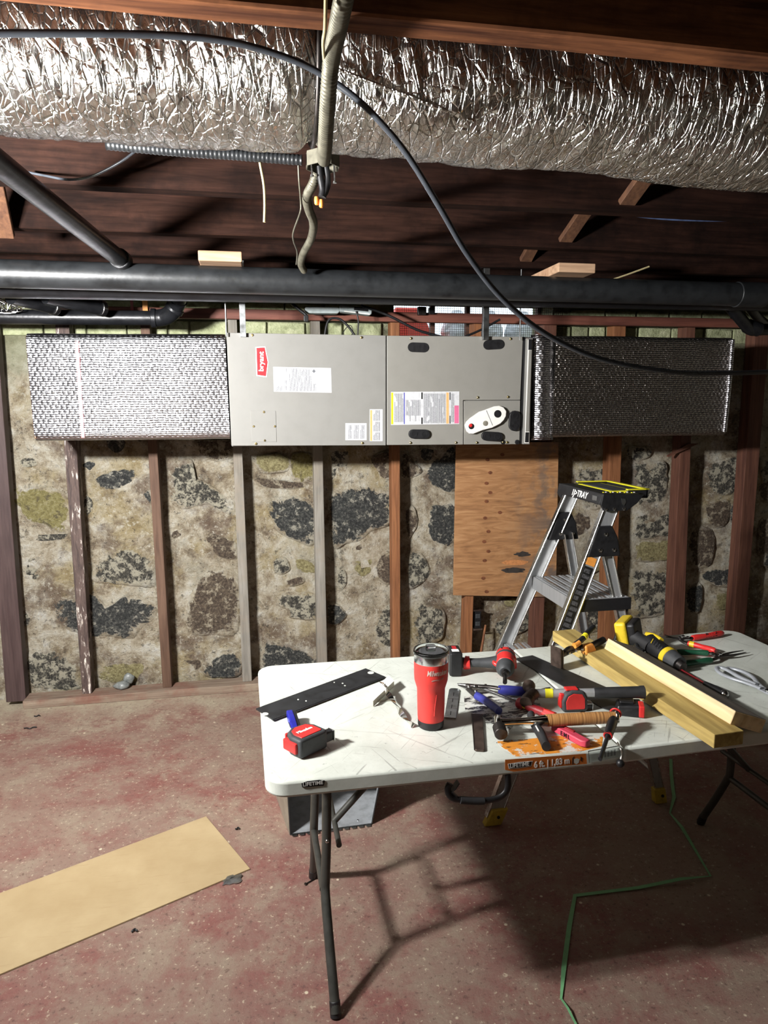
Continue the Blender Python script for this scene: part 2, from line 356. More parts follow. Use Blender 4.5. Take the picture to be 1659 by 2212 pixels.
    P['stud_brown'] = wood('brown_stud', sr(112, 88, 72), sr(80, 58, 46), .7, 'Z', 1)
    P['stud_grey'] = wood('weathered_grey_stud', sr(150, 146, 138), sr(112, 108, 100), .8, 'Z', 1, sr(136, 126, 112))
    P['stud_orange'] = wood('orange_brown_stud', sr(156, 106, 70), sr(112, 70, 46), .65, 'Z', 1)
    P['stud_red'] = wood('red_brown_stud', sr(118, 80, 64), sr(82, 52, 44), .65, 'Z', 1)
    P['rail'] = wood('red_brown_rail', sr(126, 78, 64), sr(92, 54, 46), .6, 'X', 1)
    P['plate'] = wood('dusty_sole_plate', sr(156, 142, 124), sr(112, 92, 80), .85, 'X', 1, sr(120, 78, 66))
    P['pine'] = wood('fresh_pine', sr(238, 218, 176), sr(216, 184, 132), .6, 'Y', .55, None, .0004)
    P['pine_grey'] = wood('weathered_pine_face', sr(152, 143, 132), sr(108, 100, 94), .75, 'Y', 1)
    P['pine_end'] = wood('pine_end_grain', sr(196, 164, 134), sr(164, 126, 98), .7, 'X', .8)
    P['treated'] = wood('treated_lumber', sr(196, 174, 108), sr(150, 124, 68), .65, 'Y', .8)
    P['bridge'] = wood('bridging_wood', sr(104, 72, 50), sr(70, 46, 34), .75, 'Z', 1)
    t = NT('stained_plywood'); v = t.coord('Object'); g = t.noise(t.coord('Object', (3, 3, 22)), 1.4, 6, .6, 1.6); n = t.noise(v, 6, 6, .65)
    c = t.ramp(g, [(.3, sr(128, 90, 58)), (.5, sr(160, 116, 76)), (.7, sr(180, 138, 96))])
    s = t.n('ShaderNodeSeparateXYZ'); t.l(v, s.inputs[0]); rt = t.math('MULTIPLY', t.math('ADD', s.outputs[0], .02), 3.2, True)
    c = t.mix(t.math('MULTIPLY', t.ramp(n, [(.46, 0), (.56, .85)]), rt, True), c, sr(96, 88, 82)); t.bump(g, .0008, 1); P['ply'] = t.set(c, .7, 0)
    P['plyknot'] = plain('dark_knot', sr(112, 66, 40), .7, 0, .25, 60)
    P['plystain'] = plain('charred_stain', sr(52, 46, 42), .8, 0, .3, 40)
    P['plybare'] = plain('bare_ply_patch', sr(190, 128, 78), .7, 0, .15, 60)
    t = NT('stacked_leather'); v = t.coord('Object', (1, .001, .001)); n = t.noise(v, 210, 2, .5)
    P['leather'] = t.set(t.ramp(n, [(.3, sr(108, 72, 42)), (.5, sr(168, 120, 72)), (.7, sr(200, 156, 104))]), .38, 0)
    t = NT('corrugated_cardboard'); v = t.coord('Object'); n = t.noise(v, 4, 6, .6); n2 = t.noise(t.coord('Object', (2, 30, 1), (0, 0, -.46)), 3, 5, .7)
    c = t.ramp(n, [(.3, sr(158, 136, 100)), (.7, sr(176, 156, 120))]); c = t.mix(t.ramp(n2, [(.6, 0), (.72, .45)]), c, sr(140, 112, 76)); t.bump(n2, .0006, 1); P['card'] = t.set(c, .8, 0)
    t = NT('torn_orange_label'); v = t.coord('Object'); n = t.noise(v, 22, 6, .7); n2 = t.noise(t.coord('Object', (1, 3.5, 1)), 26, 3, .6)
    c = t.mix(t.ramp(n, [(.53, 0), (.56, 1)]), sr(214, 136, 46), sr(206, 204, 196)); c = t.mix(t.ramp(n2, [(.60, 0), (.63, .8)]), c, sr(40, 36, 34)); P['torn'] = t.set(c, .5, 0)
    t = NT('torn_black_label'); v = t.coord('Object', (1, 2.2, 1)); n = t.noise(v, 20, 6, .75)
    P['tornblack'] = t.set(t.mix(t.ramp(n, [(.47, 0), (.52, 1)]), sr(46, 42, 42), sr(208, 208, 200)), .5, 0)
    P['edgelab'] = plain('orange_edge_label', sr(210, 118, 48), .45, 0, .05, 30)
    t = NT('clear_plastic'); t.set(sr(235, 240, 240), .06, 0, IOR=1.45); t.b.inputs['Transmission Weight'].default_value = 1; P['clear'] = t.m
    P['string'] = plain('cotton_string', sr(186, 172, 128), .85, 0, .1, 80)
    P['cable'] = plain('black_cable', sr(52, 56, 62), .38, 0, .12, 20)
    P['bluecable'] = plain('dusty_blue_cable', sr(74, 92, 132), .6, 0, .2, 40)
    P['strap'] = plain('green_strapping', sr(116, 176, 126), .45, 0, .06, 30)
    P['wirenut'] = plain('orange_wire_nut', sr(240, 150, 70), .4, 0, .04, 30)
    P['router'] = plain('grey_white_plastic', sr(168, 178, 178), .5, 0, .1, 30)
    P['mesh'] = plain('rusty_wire_mesh', sr(70, 66, 60), .6, .6, .2, 30)
    P['room'] = plain('painted_block_wall', sr(150, 146, 132), .9, 0, .1, 5)
    P['tape_red'] = plain('red_tape_edge', sr(180, 60, 66), .4, .3, .2, 50)
    P['copper'] = plain('coppery_foil_edge', sr(190, 120, 84), .3, 1, .2, 80)
    P['gravel'] = plain('grey_stone_lump', sr(120, 124, 122), .35, 0, .25, 40, .003)
    P['outside'] = plain('red_crate', sr(226, 84, 74), .5, 0, .05, 20)
    P['outside2'] = plain('grey_white_bag', sr(200, 204, 210), .4, 0, .15, 14, .02)
    t = NT('frosted_pane'); t.set(sr(240, 245, 245), .05, 0, IOR=1.05); t.b.inputs['Transmission Weight'].default_value = 1; P['pane'] = t.m
    def emit(name, col, st):
        t = NT(name); t.set((.8, .8, .8), .4, 0); t.b.inputs['Emission Color'].default_value = c4(col); t.b.inputs['Emission Strength'].default_value = st; P[name] = t.m
    emit('led', (1, .98, .94), 60); emit('bulb', (1, .86, .66), 90)
mats()
# ================================================================ the room
m = MAT
WY = 4.02                                   # face of the rubble wall
X0, X1, YB, ZC = -3.2, 4.4, -3.2, 2.56
floor = tag(MB().box(X0-.2, X1+.2, YB-.2, 4.5, -.1, 0).build('floor', m['floor']), 'worn red painted concrete basement floor', None, None, 'structure')
for nm, b in (('wall_left', (X0-.2, X0, YB, 4.3, 0, ZC)), ('wall_right', (X1, X1+.2, YB, 4.3, 0, ZC)), ('wall_front', (X0, X1, YB-.2, YB, 0, ZC))):
    tag(MB().box(*b).build(nm, m['room']), 'plain painted basement wall outside the view', None, None, 'structure')
# rubble wall: an uneven mortar skin with a window hole, stones and bricks set in it
wl, wh = ony(850, 735, WY), ony(1180, 640, WY)
WX0, WX1, WZ0, WZ1 = wl.x, wh.x+.04, 2.0, 2.23
def wall_skin():
    xs = []; x = X0
    while x < X1: xs.append(x); x += .035
    xs += [X1, WX0, WX1]; zs = [i*.035 for i in range(int(ZC/.035)+1)]+[ZC, WZ0, WZ1]
    xs = sorted(set(round(v, 4) for v in xs)); zs = sorted(set(round(v, 4) for v in zs))
    vs = []; fs = []
    for z in zs:
        for x in xs:
            p = Vector((x*1.7, z*1.7, 3)); d = noise.noise(p*1.6)*.022+noise.noise(p*5)*.014+noise.noise(p*13)*.006
            if z > 1.93: d *= .3
            vs.append((x, WY+d, z))
    nx = len(xs); idx = lambda i, k: k*nx+i
    for k in range(len(zs)-1):
        for i in range(nx-1):
            cx = (xs[i]+xs[i+1])/2; cz = (zs[k]+zs[k+1])/2
            if WX0 < cx < WX1 and WZ0 < cz < WZ1: continue
            fs.append((idx(i, k), idx(i+1, k), idx(i+1, k+1), idx(i, k+1)))
    b = MB(); b.add(vs, fs)
    # window reveal
    for a, c in (((WX0, WZ0), (WX1, WZ0)), ((WX1, WZ0), (WX1, WZ1)), ((WX1, WZ1), (WX0, WZ1)), ((WX0, WZ1), (WX0, WZ0))):
        b.add([(a[0], WY-.01, a[1]), (c[0], WY-.01, c[1]), (c[0], WY+.3, c[1]), (a[0], WY+.3, a[1])], [(0, 1, 2, 3)])
    return b
wall = tag(wall_skin().build('wall_back', m['mortar'], None, 0, 2, 60, origin=Vector((0, WY, 0)), fix=False), 'old rubble stone basement wall with crumbling mortar', None, None, 'structure')
def stone(poly, mat, h=.022):
    P = [p if isinstance(p, Vector) else ony(p[0], p[1], WY) for p in poly]; c = sum(P, Vector())/len(P)
    pts = []
    n = len(P)
    for i in range(n):
        a, b_, c_, d_ = P[i-1], P[i], P[(i+1) % n], P[(i+2) % n]
        for k in range(4):
            t = k/4; pts.append(.5*((2*b_)+(c_-a)*t+(2*a-5*b_+4*c_-d_)*t*t+(3*b_-a-3*c_+d_)*t**3))
    vs = []; fs = []; rim = []; N = len(pts); R = ((1.04, -.25, 1.1), (1.0, .15, 1.0), (.93, .6, .75), (.83, .85, .5), (.66, .97, .28), (.4, 1.0, .12), (.18, 1.02, .05))
    for ri, (s, hh, e) in enumerate(R):
        for p in pts:
            q = c+(p-c)*s; j = (noise.noise(p*11)*.012+noise.noise(p*30)*.007)*min(1, s)
            q = q+(p-c).normalized()*j
            vs.append((q.x, WY+.006-h*hh+noise.noise(q*9)*.007+noise.noise(q*24)*.004, q.z)); rim.append(e)
    for k in range(len(R)-1):
        for i in range(N): jn = (i+1) % N; fs.append((k*N+i, k*N+jn, k*N+N+jn, k*N+N+i))
    vs.append((c.x, WY+.006-h*1.02+noise.noise(c*9)*.007, c.z)); e = len(vs)-1; rim.append(0)
    for i in range(N): fs.append(((len(R)-1)*N+i, (len(R)-1)*N+(i+1) % N, e))
    b = MB(); b.add(vs, fs)
    o = b.build('stone', m[mat], wall, 0, 2, 70, world=True)
    at = o.data.attributes.new('rim', 'FLOAT', 'POINT'); at.data.foreach_set('value', rim)
    return o
def crop(ox, oy, s, lst):
    for mat, h, pl in lst: stone([(ox+x*s, oy+y*s) for x, y in pl], mat, h)
D, S, B, PA, YE = 'stone_dark', 'stone_speckled', 'stone_brown', 'stone_pale', 'stone_yellow'
crop(0, 940, .33755, [
 (D, .03, [(320, 1050), (450, 1035), (560, 1010), (640, 1040), (690, 1090), (830, 1010), (900, 1040), (1005, 1050), (1010, 1160), (930, 1230), (830, 1310), (690, 1290), (600, 1300), (480, 1265), (400, 1235), (340, 1150)]),
 (S, .026, [(1075, 260), (1140, 150), (1230, 160), (1240, 260), (1330, 310), (1490, 430), (1500, 520), (1400, 480), (1330, 450), (1160, 470), (1080, 420)]),
 (D, .018, [(590, 290), (640, 250), (760, 220), (850, 205), (885, 240), (850, 310), (740, 350), (640, 345)]),
 (D, .014, [(535, 180), (600, 165), (620, 200), (570, 240), (535, 225)]),
 (YE, .018, [(70, 330), (200, 330), (330, 340), (440, 390), (440, 620), (330, 610), (200, 560), (90, 480)]),
 (S, .024, [(590, 880), (680, 760), (800, 710), (900, 750), (985, 800), (995, 960), (900, 970), (760, 960), (620, 940)]),
 (B, .03, [(1190, 1150), (1250, 950), (1300, 870), (1430, 860), (1520, 920), (1530, 1250), (1300, 1280), (1200, 1270)]),
 (B, .02, [(1300, 610), (1400, 640), (1510, 680), (1510, 790), (1400, 780), (1330, 700)]),
 (S, .026, [(160, 1400), (300, 1380), (430, 1410), (510, 1480), (515, 1620), (330, 1640), (180, 1600)]),
 (D, .022, [(1290, 1500), (1380, 1420), (1530, 1390), (1545, 1530), (1400, 1550), (1310, 1540)]),
 (D, .014, [(680, 0), (800, 20), (790, 100), (740, 125), (690, 80)]),
 (B, .02, [(1240, 30), (1480, 30), (1480, 150), (1350, 150), (1270, 110)]),
 (S, .014, [(540, 380), (600, 420), (600, 490), (545, 520)]), (S, .014, [(700, 510), (770, 475), (850, 510), (845, 550), (760, 545)]),
 (S, .01, [(150, 50), (230, 30), (240, 90), (180, 100)]), (S, .01, [(130, 160), (200, 140), (240, 180), (200, 205), (140, 195)]),
 (S, .014, [(80, 590), (200, 600), (260, 640), (440, 630), (440, 660), (250, 690), (110, 650)]), (S, .016, [(160, 830), (210, 770), (270, 850), (250, 940), (160, 900)]),
 (D, .014, [(905, 370), (960, 340), (965, 460), (920, 450)]), (B, .014, [(1085, 560), (1190, 570), (1200, 630), (1110, 660), (1090, 620)]), (B, .012, [(1160, 1430), (1280, 1440), (1280, 1500), (1170, 1480)]),
 (PA, .02, [(630, 1490), (740, 1455), (900, 1450), (1010, 1480), (1010, 1560), (760, 1590), (640, 1570)]), (S, .014, [(150, 1140), (190, 1130), (200, 1200), (155, 1220)])])
crop(480, 940, .33755, [
 (D, .03, [(285, 410), (400, 395), (490, 395), (590, 440), (640, 520), (590, 700), (510, 690), (400, 640), (340, 590), (290, 480)]),
 (D, .034, [(680, 380), (800, 330), (920, 315), (1060, 350), (1085, 400), (1080, 560), (980, 610), (880, 680), (800, 700), (690, 715)]),
 (B, .022, [(940, 150), (1000, 115), (1085, 100), (1120, 200), (1085, 280), (1010, 260), (960, 190)]), (B, .02, [(1150, 110), (1200, 130), (1260, 190), (1280, 240), (1210, 275), (1140, 270)]),
 (D, .014, [(1270, 90), (1365, 80), (1360, 130), (1310, 170), (1275, 150)]), (D, .028, [(1310, 270), (1330, 190), (1400, 100), (1490, 70), (1510, 200), (1490, 370), (1350, 355)]),
 (D, .026, [(1315, 560), (1330, 470), (1400, 420), (1480, 430), (1530, 560), (1480, 710), (1370, 690), (1320, 640)]), (B, .026, [(980, 890), (1000, 780), (1085, 740), (1110, 860), (1085, 960), (1010, 940)]),
 (S, .024, [(1175, 800), (1230, 730), (1310, 800), (1330, 890), (1260, 970), (1180, 970)]), (S, .026, [(330, 1040), (400, 1010), (600, 1010), (640, 1090), (605, 1180), (450, 1180), (410, 1120), (350, 1090)]),
 (S, .016, [(320, 870), (340, 790), (420, 800), (440, 870), (370, 895)]), (S, .02, [(690, 80), (820, 90), (800, 190), (720, 270), (690, 280)]),
 (B, .014, [(200, 270), (300, 280), (400, 290), (580, 310), (580, 330), (400, 345), (250, 330)]), (D, .02, [(670, 1090), (730, 1080), (800, 1150), (740, 1215), (680, 1190)]),
 (S, .024, [(970, 1250), (1000, 1130), (1085, 1070), (1100, 1200), (1085, 1350), (1000, 1330)]), (S, .026, [(1225, 1080), (1350, 1080), (1420, 1130), (1430, 1250), (1380, 1330), (1230, 1340)]),
 (D, .026, [(250, 1340), (330, 1320), (450, 1350), (610, 1430), (640, 1540), (420, 1600), (260, 1540)]), (B, .014, [(850, 700), (920, 690), (930, 750), (900, 785), (850, 740)]), (S, .014, [(740, 860), (790, 870), (795, 970), (740, 1000)]),
 (YE, .02, [(440, 130), (580, 110), (620, 200), (580, 300), (440, 280)]), (PA, .018, [(200, 130), (330, 120), (430, 150), (420, 230), (250, 240)]), (B, .018, [(1175, 470), (1230, 460), (1250, 570), (1200, 670), (1170, 620)]), (B, .012, [(410, 930), (520, 900), (520, 950), (430, 970)]),
 (PA, .018, [(470, 790), (580, 800), (620, 870), (560, 890), (470, 860)]), (PA, .016, [(850, 800), (960, 790), (950, 880), (870, 900)])])
crop(1320, 960, .20434, [
 (S, .024, [(230, 220), (400, 180), (590, 200), (600, 420), (560, 620), (400, 640), (240, 620)]), (S, .026, [(230, 740), (450, 730), (680, 730), (690, 940), (480, 980), (230, 990)]),
 (PA, .024, [(250, 1040), (450, 1020), (650, 1010), (670, 1190), (480, 1250), (230, 1220)]), (S, .03, [(210, 1330), (480, 1290), (660, 1350), (640, 1750), (400, 1830), (210, 1800)]),
 (S, .024, [(1010, 240), (1200, 140), (1410, 120), (1400, 330), (1260, 540), (1000, 480)]), (B, .022, [(1000, 620), (1240, 580), (1250, 800), (1090, 900), (980, 760)]), (D, .02, [(1240, 640), (1380, 600), (1420, 700), (1370, 820), (1260, 830)]),
 (D, .024, [(960, 1340), (1150, 1310), (1340, 1320), (1320, 1500), (1110, 1500), (970, 1420)]), (PA, .02, [(1110, 1540), (1310, 1600), (1300, 1730), (1110, 1740)]), (B, .024, [(840, 920), (1080, 900), (1060, 1270), (840, 1280)]), (D, .022, [(800, 1540), (960, 1480), (930, 1770), (790, 1760)]),
 (B, .022, [(1560, 800), (1700, 830), (1700, 1150), (1540, 1150)]), (D, .02, [(1250, 1080), (1350, 1060), (1400, 1140), (1340, 1210), (1260, 1220)]), (S, .02, [(150, 20), (420, 30), (380, 150), (180, 170)]), (S, .022, [(1560, 150), (1700, 150), (1700, 420), (1580, 440)])])
crop(1040, 1000, .2411, [(S, .02, [(850, 60), (1000, 30), (1130, 40), (1140, 360), (1000, 420), (860, 330)]), (B, .02, [(830, 420), (960, 480), (960, 600), (840, 680)]), (PA, .02, [(980, 770), (1090, 860), (1080, 960), (990, 1000), (960, 900)]),
 (S, .024, [(120, 1420), (300, 1300), (420, 1330), (420, 1480), (250, 1560), (140, 1540)]), (PA, .02, [(180, 1220), (380, 1210), (400, 1270), (210, 1290)]), (D, .022, [(900, 1080), (1100, 1060), (1120, 1240), (930, 1260)]), (S, .022, [(860, 1300), (1080, 1290), (1090, 1480), (880, 1500)])])
random.seed(23)
for cx, cz, w, h_, mt in ((3.42, 1.5, .15, .10, S), (3.4, 1.05, .17, .12, B), (3.45, .6, .14, .13, D), (3.85, 1.3, .2, .13, D), (3.8, .75, .17, .12, S), (4.15, 1.0, .13, .1, PA), (3.75, .25, .2, .11, S), (-1.75, 1.3, .16, .12, S), (-1.7, .8, .2, .14, D), (-1.75, .3, .18, .12, B), (-2.2, 1.0, .18, .14, S), (-2.2, .45, .2, .13, D), (-2.65, .8, .17, .12, B)):
    stone([Vector((cx+w*random.uniform(.8, 1.1)*math.cos(2*PI*k/9), WY, cz+h_*random.uniform(.8, 1.1)*math.sin(2*PI*k/9))) for k in range(9)], mt, .024)
# courses of green painted brick above the rubble
random.seed(11)
for r in range(3):
    z0 = 1.985+r*.1; x = -2.0+r*.07
    while x < 3.9:
        L = random.choice((.2, .2, .21, .19, .1)); a, b_ = x, x+L
        x += L+.012
        if b_ > WX0-.01 and a < WX1+.01 and z0 < WZ1: continue
        j = lambda: random.uniform(-.004, .004)
        MB().hexa([(a+j(), WY-.022+j(), z0+j()), (b_+j(), WY-.022+j(), z0+j()), (b_, WY+.03, z0), (a, WY+.03, z0)], [(a+j(), WY-.022+j(), z0+.088+j()), (b_+j(), WY-.022+j(), z0+.088+j()), (b_, WY+.03, z0+.088), (a, WY+.03, z0+.088)]).build('brick', m['brick'], wall, .006, 2, 40, world=True)
# studs, sole plate, rail
def stud(t, bt, mat, z1=2.12, yf=3.9, dep=.088, z0=.045, label=None):
    (tx0, tx1, ty), (bx0, bx1, by) = t, bt
    a, b_, c, d = ony(tx0, ty, yf), ony(tx1, ty, yf), ony(bx0, by, yf), ony(bx1, by, yf)
    ex = lambda p, q, z: p.x+(q.x-p.x)*(z-p.z)/(q.z-p.z)
    q = lambda z: [(ex(a, c, z), yf, z), (ex(b_, d, z), yf, z), (ex(b_, d, z), yf+dep, z), (ex(a, c, z), yf+dep, z)]
    o = MB().hexa(q(z0), q(z1)).build('stud', m[mat], wall, .003, 2, None, world=True)
    if label: o['label'] = label
stud((-30, 12, 957), (13, 56, 1515), 'stud_purple', 2.2, 3.9, .07, .03, 'wide purple-brown painted board')
stud((138, 165, 960), (178, 199, 1505), 'stud_peel', label='stud with peeling white paint')
stud((319, 339, 960), (352, 372, 1497), 'stud_brown')
stud((503, 523, 965), (525, 545, 1490), 'stud_grey', label='weathered grey stud')
stud((677, 697, 965), (686, 707, 1425), 'stud_grey', label='weathered grey stud')
stud((846, 864, 965), (849, 865, 1412), 'stud_orange')
stud((1006, 1023, 1290), (1003, 1020, 1390), 'stud_orange')
stud((1155, 1177, 1290), (1152, 1173, 1380), 'stud_red')
stud((1316, 1341, 1024), (1305, 1329, 1362), 'stud_orange')
stud((1469, 1492, 980), (1451, 1478, 1348), 'stud_red')
stud((1612, 1641, 980), (1585, 1612, 1338), 'stud_red')
MB().box(-1.27, 3.6, 3.86, 3.975, 0, .045).build('sole_plate', m['plate'], wall, .004, 2, None, world=True)
ra, rb = ony(300, 672, 3.88), ony(1659, 694, 3.88)
MB().box(-.75, 3.7, 3.855, 3.9, 2.068, 2.12).build('rail', m['rail'], wall, .004, 2, None, world=True)
# split brace nailed to a stud on the right
pa, pb, pc = ony(1505, 958, 3.9), ony(1440, 985, 3.9), ony(1492, 1005, 3.9)
MB().add([(pa.x, 3.88, pa.z), (pb.x, 3.88, pb.z-.005), (pb.x, 3.88, pb.z+.004), (pa.x-.07, 3.88, pa.z), (pa.x, 3.9, pa.z), (pb.x, 3.9, pb.z-.005), (pb.x, 3.9, pb.z+.004), (pa.x-.07, 3.9, pa.z)], [(0, 1, 2, 3), (7, 6, 5, 4), (0, 4, 5, 1), (1, 5, 6, 2), (2, 6, 7, 3), (3, 7, 4, 0)]).build('split_brace', m['stud_red'], wall, 0, 2, None, world=True)
# window with wire mesh and things stacked outside it
win = MB()
win.box(WX0, WX1, WY+.16, WY+.2, WZ0, WZ0+.025).box(WX0, WX1, WY+.16, WY+.2, WZ1-.025, WZ1)
for x in (WX0, WX0+.25*(WX1-WX0)+.02, .5*(WX0+WX1), WX1-.025): win.box(x, x+.025, WY+.16, WY+.2, WZ0+.025, WZ1-.025)
win = tag(win.build('window_1', m['stud_red'], None), 'low basement window behind rusty wire mesh', None, None, 'structure')
MB().box(WX0+.02, WX1-.02, WY+.178, WY+.182, WZ0+.02, WZ1-.02).build('pane', m['pane'], win, 0, 2, None, world=True)
g = MB(); k = 0
x = WX0-.02
while x < WX1+.06: g.box(x-.0008, x+.0008, WY-.034, WY-.0325, WZ0-.03, WZ1-.03); x += .0128
z = WZ0-.03
while z < WZ1-.03: g.box(WX0-.02, WX1+.06, WY-.0325, WY-.031, z-.0008, z+.0008); z += .0128
tag(g.build('wire_mesh', m['mesh'], win, 0, 2, None, world=True), kind='stuff')
oa, ob = ony(861, 700, WY+.6), ony(915, 735, WY+.6)
cr = thing('crate', 'red crate standing outside the meshed window', 'crate', (oa.x+.09, WY+.68, 1.95)); 
MB().add([(-.11, -.08, 0), (.20, -.08, 0), (.20, .2, 0), (-.11, .2, 0), (-.11, -.08, .3), (.06, -.08, .3), (.06, .2, .3), (-.11, .2, .3)], [(3, 2, 1, 0), (4, 5, 6, 7), (0, 1, 5, 4), (1, 2, 6, 5), (2, 3, 7, 6), (3, 0, 4, 7)]).build('body', m['outside'], cr, .006)
MB().box(-.11, .06, -.09, -.08, .25, .29).build('rim', m['outside'], cr, .002)
for i, (a, b_, lab) in enumerate(((.0, .22, 'crumpled pale bag outside the window beside the red crate'), (.24, .42, 'crumpled pale bag at the middle of the meshed window'), (.47, .72, 'crumpled pale bag at the right end of the meshed window'))):
    bm = MB(); cx = oa.x+.32+a+.1; w = (b_-a)/2
    vs = []; fs = []; n = 14
    for q in range(9):
        t = q/8; rr = math.sin(PI*(.12+.8*t))
        for j in range(n):
            an = 2*PI*j/n; nn = 1+.22*noise.noise(Vector((an*2, t*4, i*7)))
            vs.append((cx+w*rr*nn*math.cos(an), WY+.68+.1*rr*nn*math.sin(an), 1.95+.3*t))
    for q in range(8):
        for j in range(n): fs.append((q*n+j, q*n+(j+1) % n, q*n+n+(j+1) % n, q*n+n+j))
    fs += [tuple(range(n)), tuple(range(8*n, 9*n))]
    tag(bm.add(vs, fs).build('plastic_bag', m['outside2'], None), lab, 'bag', 'bags outside the window')
tag(MB().box(WX0-.6, WX1+.6, WY+.3, WY+1.6, 1.85, 1.95).build('trim_1', m['room'], None), 'concrete floor of the window well', None, None, 'structure')
# ceiling: boards, joists, bridging
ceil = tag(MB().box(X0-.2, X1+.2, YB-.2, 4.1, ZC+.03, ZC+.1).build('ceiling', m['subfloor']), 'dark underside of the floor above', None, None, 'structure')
bx = X0
while bx < X1-.05:
    MB().box(bx, bx+.132, YB, 4.08, ZC, ZC+.03).build('board', m['subfloor'], ceil, .002, 1, None, world=True); bx += .136
JZ = 2.26
for y0, y1, dz, mt in ((-2.6, -2.54, 0, 'joist'), (-1.8, -1.74, 0, 'joist'), (-1.0, -.94, 0, 'joist'), (-.3, -.24, 0, 'joist'), (.35, .41, 0, 'joist'), (1.272, 1.335, 0, 'joist_front_lit'), (2.30, 2.365, 0, 'joist'), (2.86, 2.915, 0, 'joist'), (3.29, 3.335, 0, 'joist'), (3.72, 3.77, 0, 'joist')):
    b = MB(); n = 24; vs = []; fs = []
    for i in range(n+1):
        x = X0+(X1-X0)*i/n; w = noise.noise(Vector((x*1.5, y0, 0)))*.004; zz = noise.noise(Vector((x*1.1, y0*3, 5)))*.006
        vs += [(x, y0+w, JZ+zz), (x, y1+w, JZ+zz), (x, y1+w, ZC), (x, y0+w, ZC)]
    for i in range(n):
        for k in range(4): fs.append((i*4+k, i*4+(k+1) % 4, i*4+4+(k+1) % 4, i*4+4+k))
    fs += [(3, 2, 1, 0), tuple(range(n*4, n*4+4))]
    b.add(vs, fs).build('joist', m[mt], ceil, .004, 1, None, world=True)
for (x, y), yj, run, dx in (((1355, 444), 2.292, .3, .16), ((1222, 524), 2.85, .3, .17), ((1136, 566), 3.28, .26, .12), ((12, 516), 2.85, .3, .1)):
    p = ony(x, y, yj); d = Vector((dx*.5, -run, .24)); wv = Vector((.058, 0, 0)); nn = Vector((0, .6, .75)).normalized()*.024
    q = lambda s: [s-wv/2, s+wv/2, s+wv/2+nn, s-wv/2+nn]
    MB().hexa(q(p), q(p+d)).build('bridging_strut', m['bridge'], ceil, .002, 1, None, world=True)
# plywood sheet on the studs
pl = thing('plywood_sheet', 'brown water-stained plywood sheet fixed to the studs behind the ladder', 'plywood', ((ony(983, 1280, 3.88).x+ony(1200, 1280, 3.88).x)/2, 3.88, ony(1090, 1287, 3.88).z))
a, b_, c, d = ony(986, 955, 3.88), ony(1207, 955, 3.88), ony(1201, 1290, 3.88), ony(980, 1286, 3.88)
MB().add([(p.x, 3.88, p.z) for p in (a, b_, c, d)]+[(p.x, 3.897, p.z) for p in (a, b_, c, d)], [(0, 1, 2, 3), (7, 6, 5, 4), (0, 4, 5, 1), (1, 5, 6, 2), (2, 6, 7, 3), (3, 7, 4, 0)]).build('sheet', m['ply'], pl, .001, 1, None, world=True)
def ell(cx, cy, rx, ry, Y, n=12, jit=.0, th=.0006):
    P = []
    for k in range(n):
        an = 2*PI*k/n; s = 1+jit*noise.noise(Vector((cx, cy, k*1.3))); p = ony(cx+rx*s*math.cos(an), cy+ry*s*math.sin(an), Y); P.append((p.x, p.z))
    return P
for px, py in ((1053, 993), (1059, 1021), (1051, 1044), (1059, 1064), (1051, 1083), (1048, 1119), (1055, 1148), (1046, 1170), (1055, 1191), (1047, 1211), (1044, 1249), (1051, 1278), (1085, 982), (1080, 1107)):
    b = MB(Matrix(((1, 0, 0, 0), (0, 0, 1, 0), (0, 1, 0, 0), (0, 0, 0, 1)))); b.prism(ell(px, py, 4.6, 3.6, 3.88), 3.8785, 3.8802); b.build('knot', m['plyknot'], pl, 0, 2, None, world=True)
for nm, mt, arg in (('stain', 'plystain', (1108, 1232, 26, 6, 3.88, 20, .5)), ('bare_patch', 'plybare', (1112, 1215, 28, 6, 3.88, 16, .25)), ('stain', 'plystain', (1128, 1197, 18, 5, 3.88, 16, .6))):
    b = MB(Matrix(((1, 0, 0, 0), (0, 0, 1, 0), (0, 1, 0, 0), (0, 0, 0, 1)))); b.prism(ell(*arg), 3.879, 3.8803); b.build(nm, m[mt], pl, 0, 2, None, world=True)
# ================================================================ lamps the room has
def work_light():
    r = thing('work_light', 'twin-head floodlight on a tripod standing left of the view', 'work light', (LAMP.x, LAMP.y, 0))
    MB().cyl((0, 0, .25), (0, 0, LAMP.z-.1), .016).build('mast', m['blkmetal'], r, 0, 2, 40)
    for k in range(3):
        a = 2*PI*k/3+.3; MB().cyl((0, 0, .55), (.45*math.cos(a), .45*math.sin(a), .012), .011).build('leg', m['blkmetal'], r, 0, 2, 40)
    MB().box(-.24, .24, -.015, .015, LAMP.z-.12, LAMP.z-.095).build('crossbar', m['lemon'], r, .003)
    aim = Vector((.50, .86, -.10)).normalized(); side = aim.cross(Vector((0, 0, 1))).normalized(); up = side.cross(aim)
    for s in (-1, 1):
        c = Vector((0, 0, LAMP.z))+side*(.075*s)
        M = basis(c, side, up)
        h = MB(M); h.box(-.1, .1, -.07, .07, -.0, .05); h.build('lamp_head', m['black'], r, .004)
        MB(M).box(-.09, .09, -.06, .06, -.004, 0).build('lens', m['led'], r)
        L = bpy.data.lights.new('flood', 'AREA'); L.shape = 'RECTANGLE'; L.size = .12; L.size_y = .10; L.energy = LAMP_W; L.color = (1, .985, .965)
        o = bpy.data.objects.new('flood', L); COL.objects.link(o); o.parent = r
        zz = -aim; o.matrix_local = Matrix(((side.x, up.x, zz.x, 0), (side.y, up.y, zz.y, 0), (side.z, up.z, zz.z, 0), (0, 0, 0, 1))); o.location = c+aim*.012
    return r
work_light()
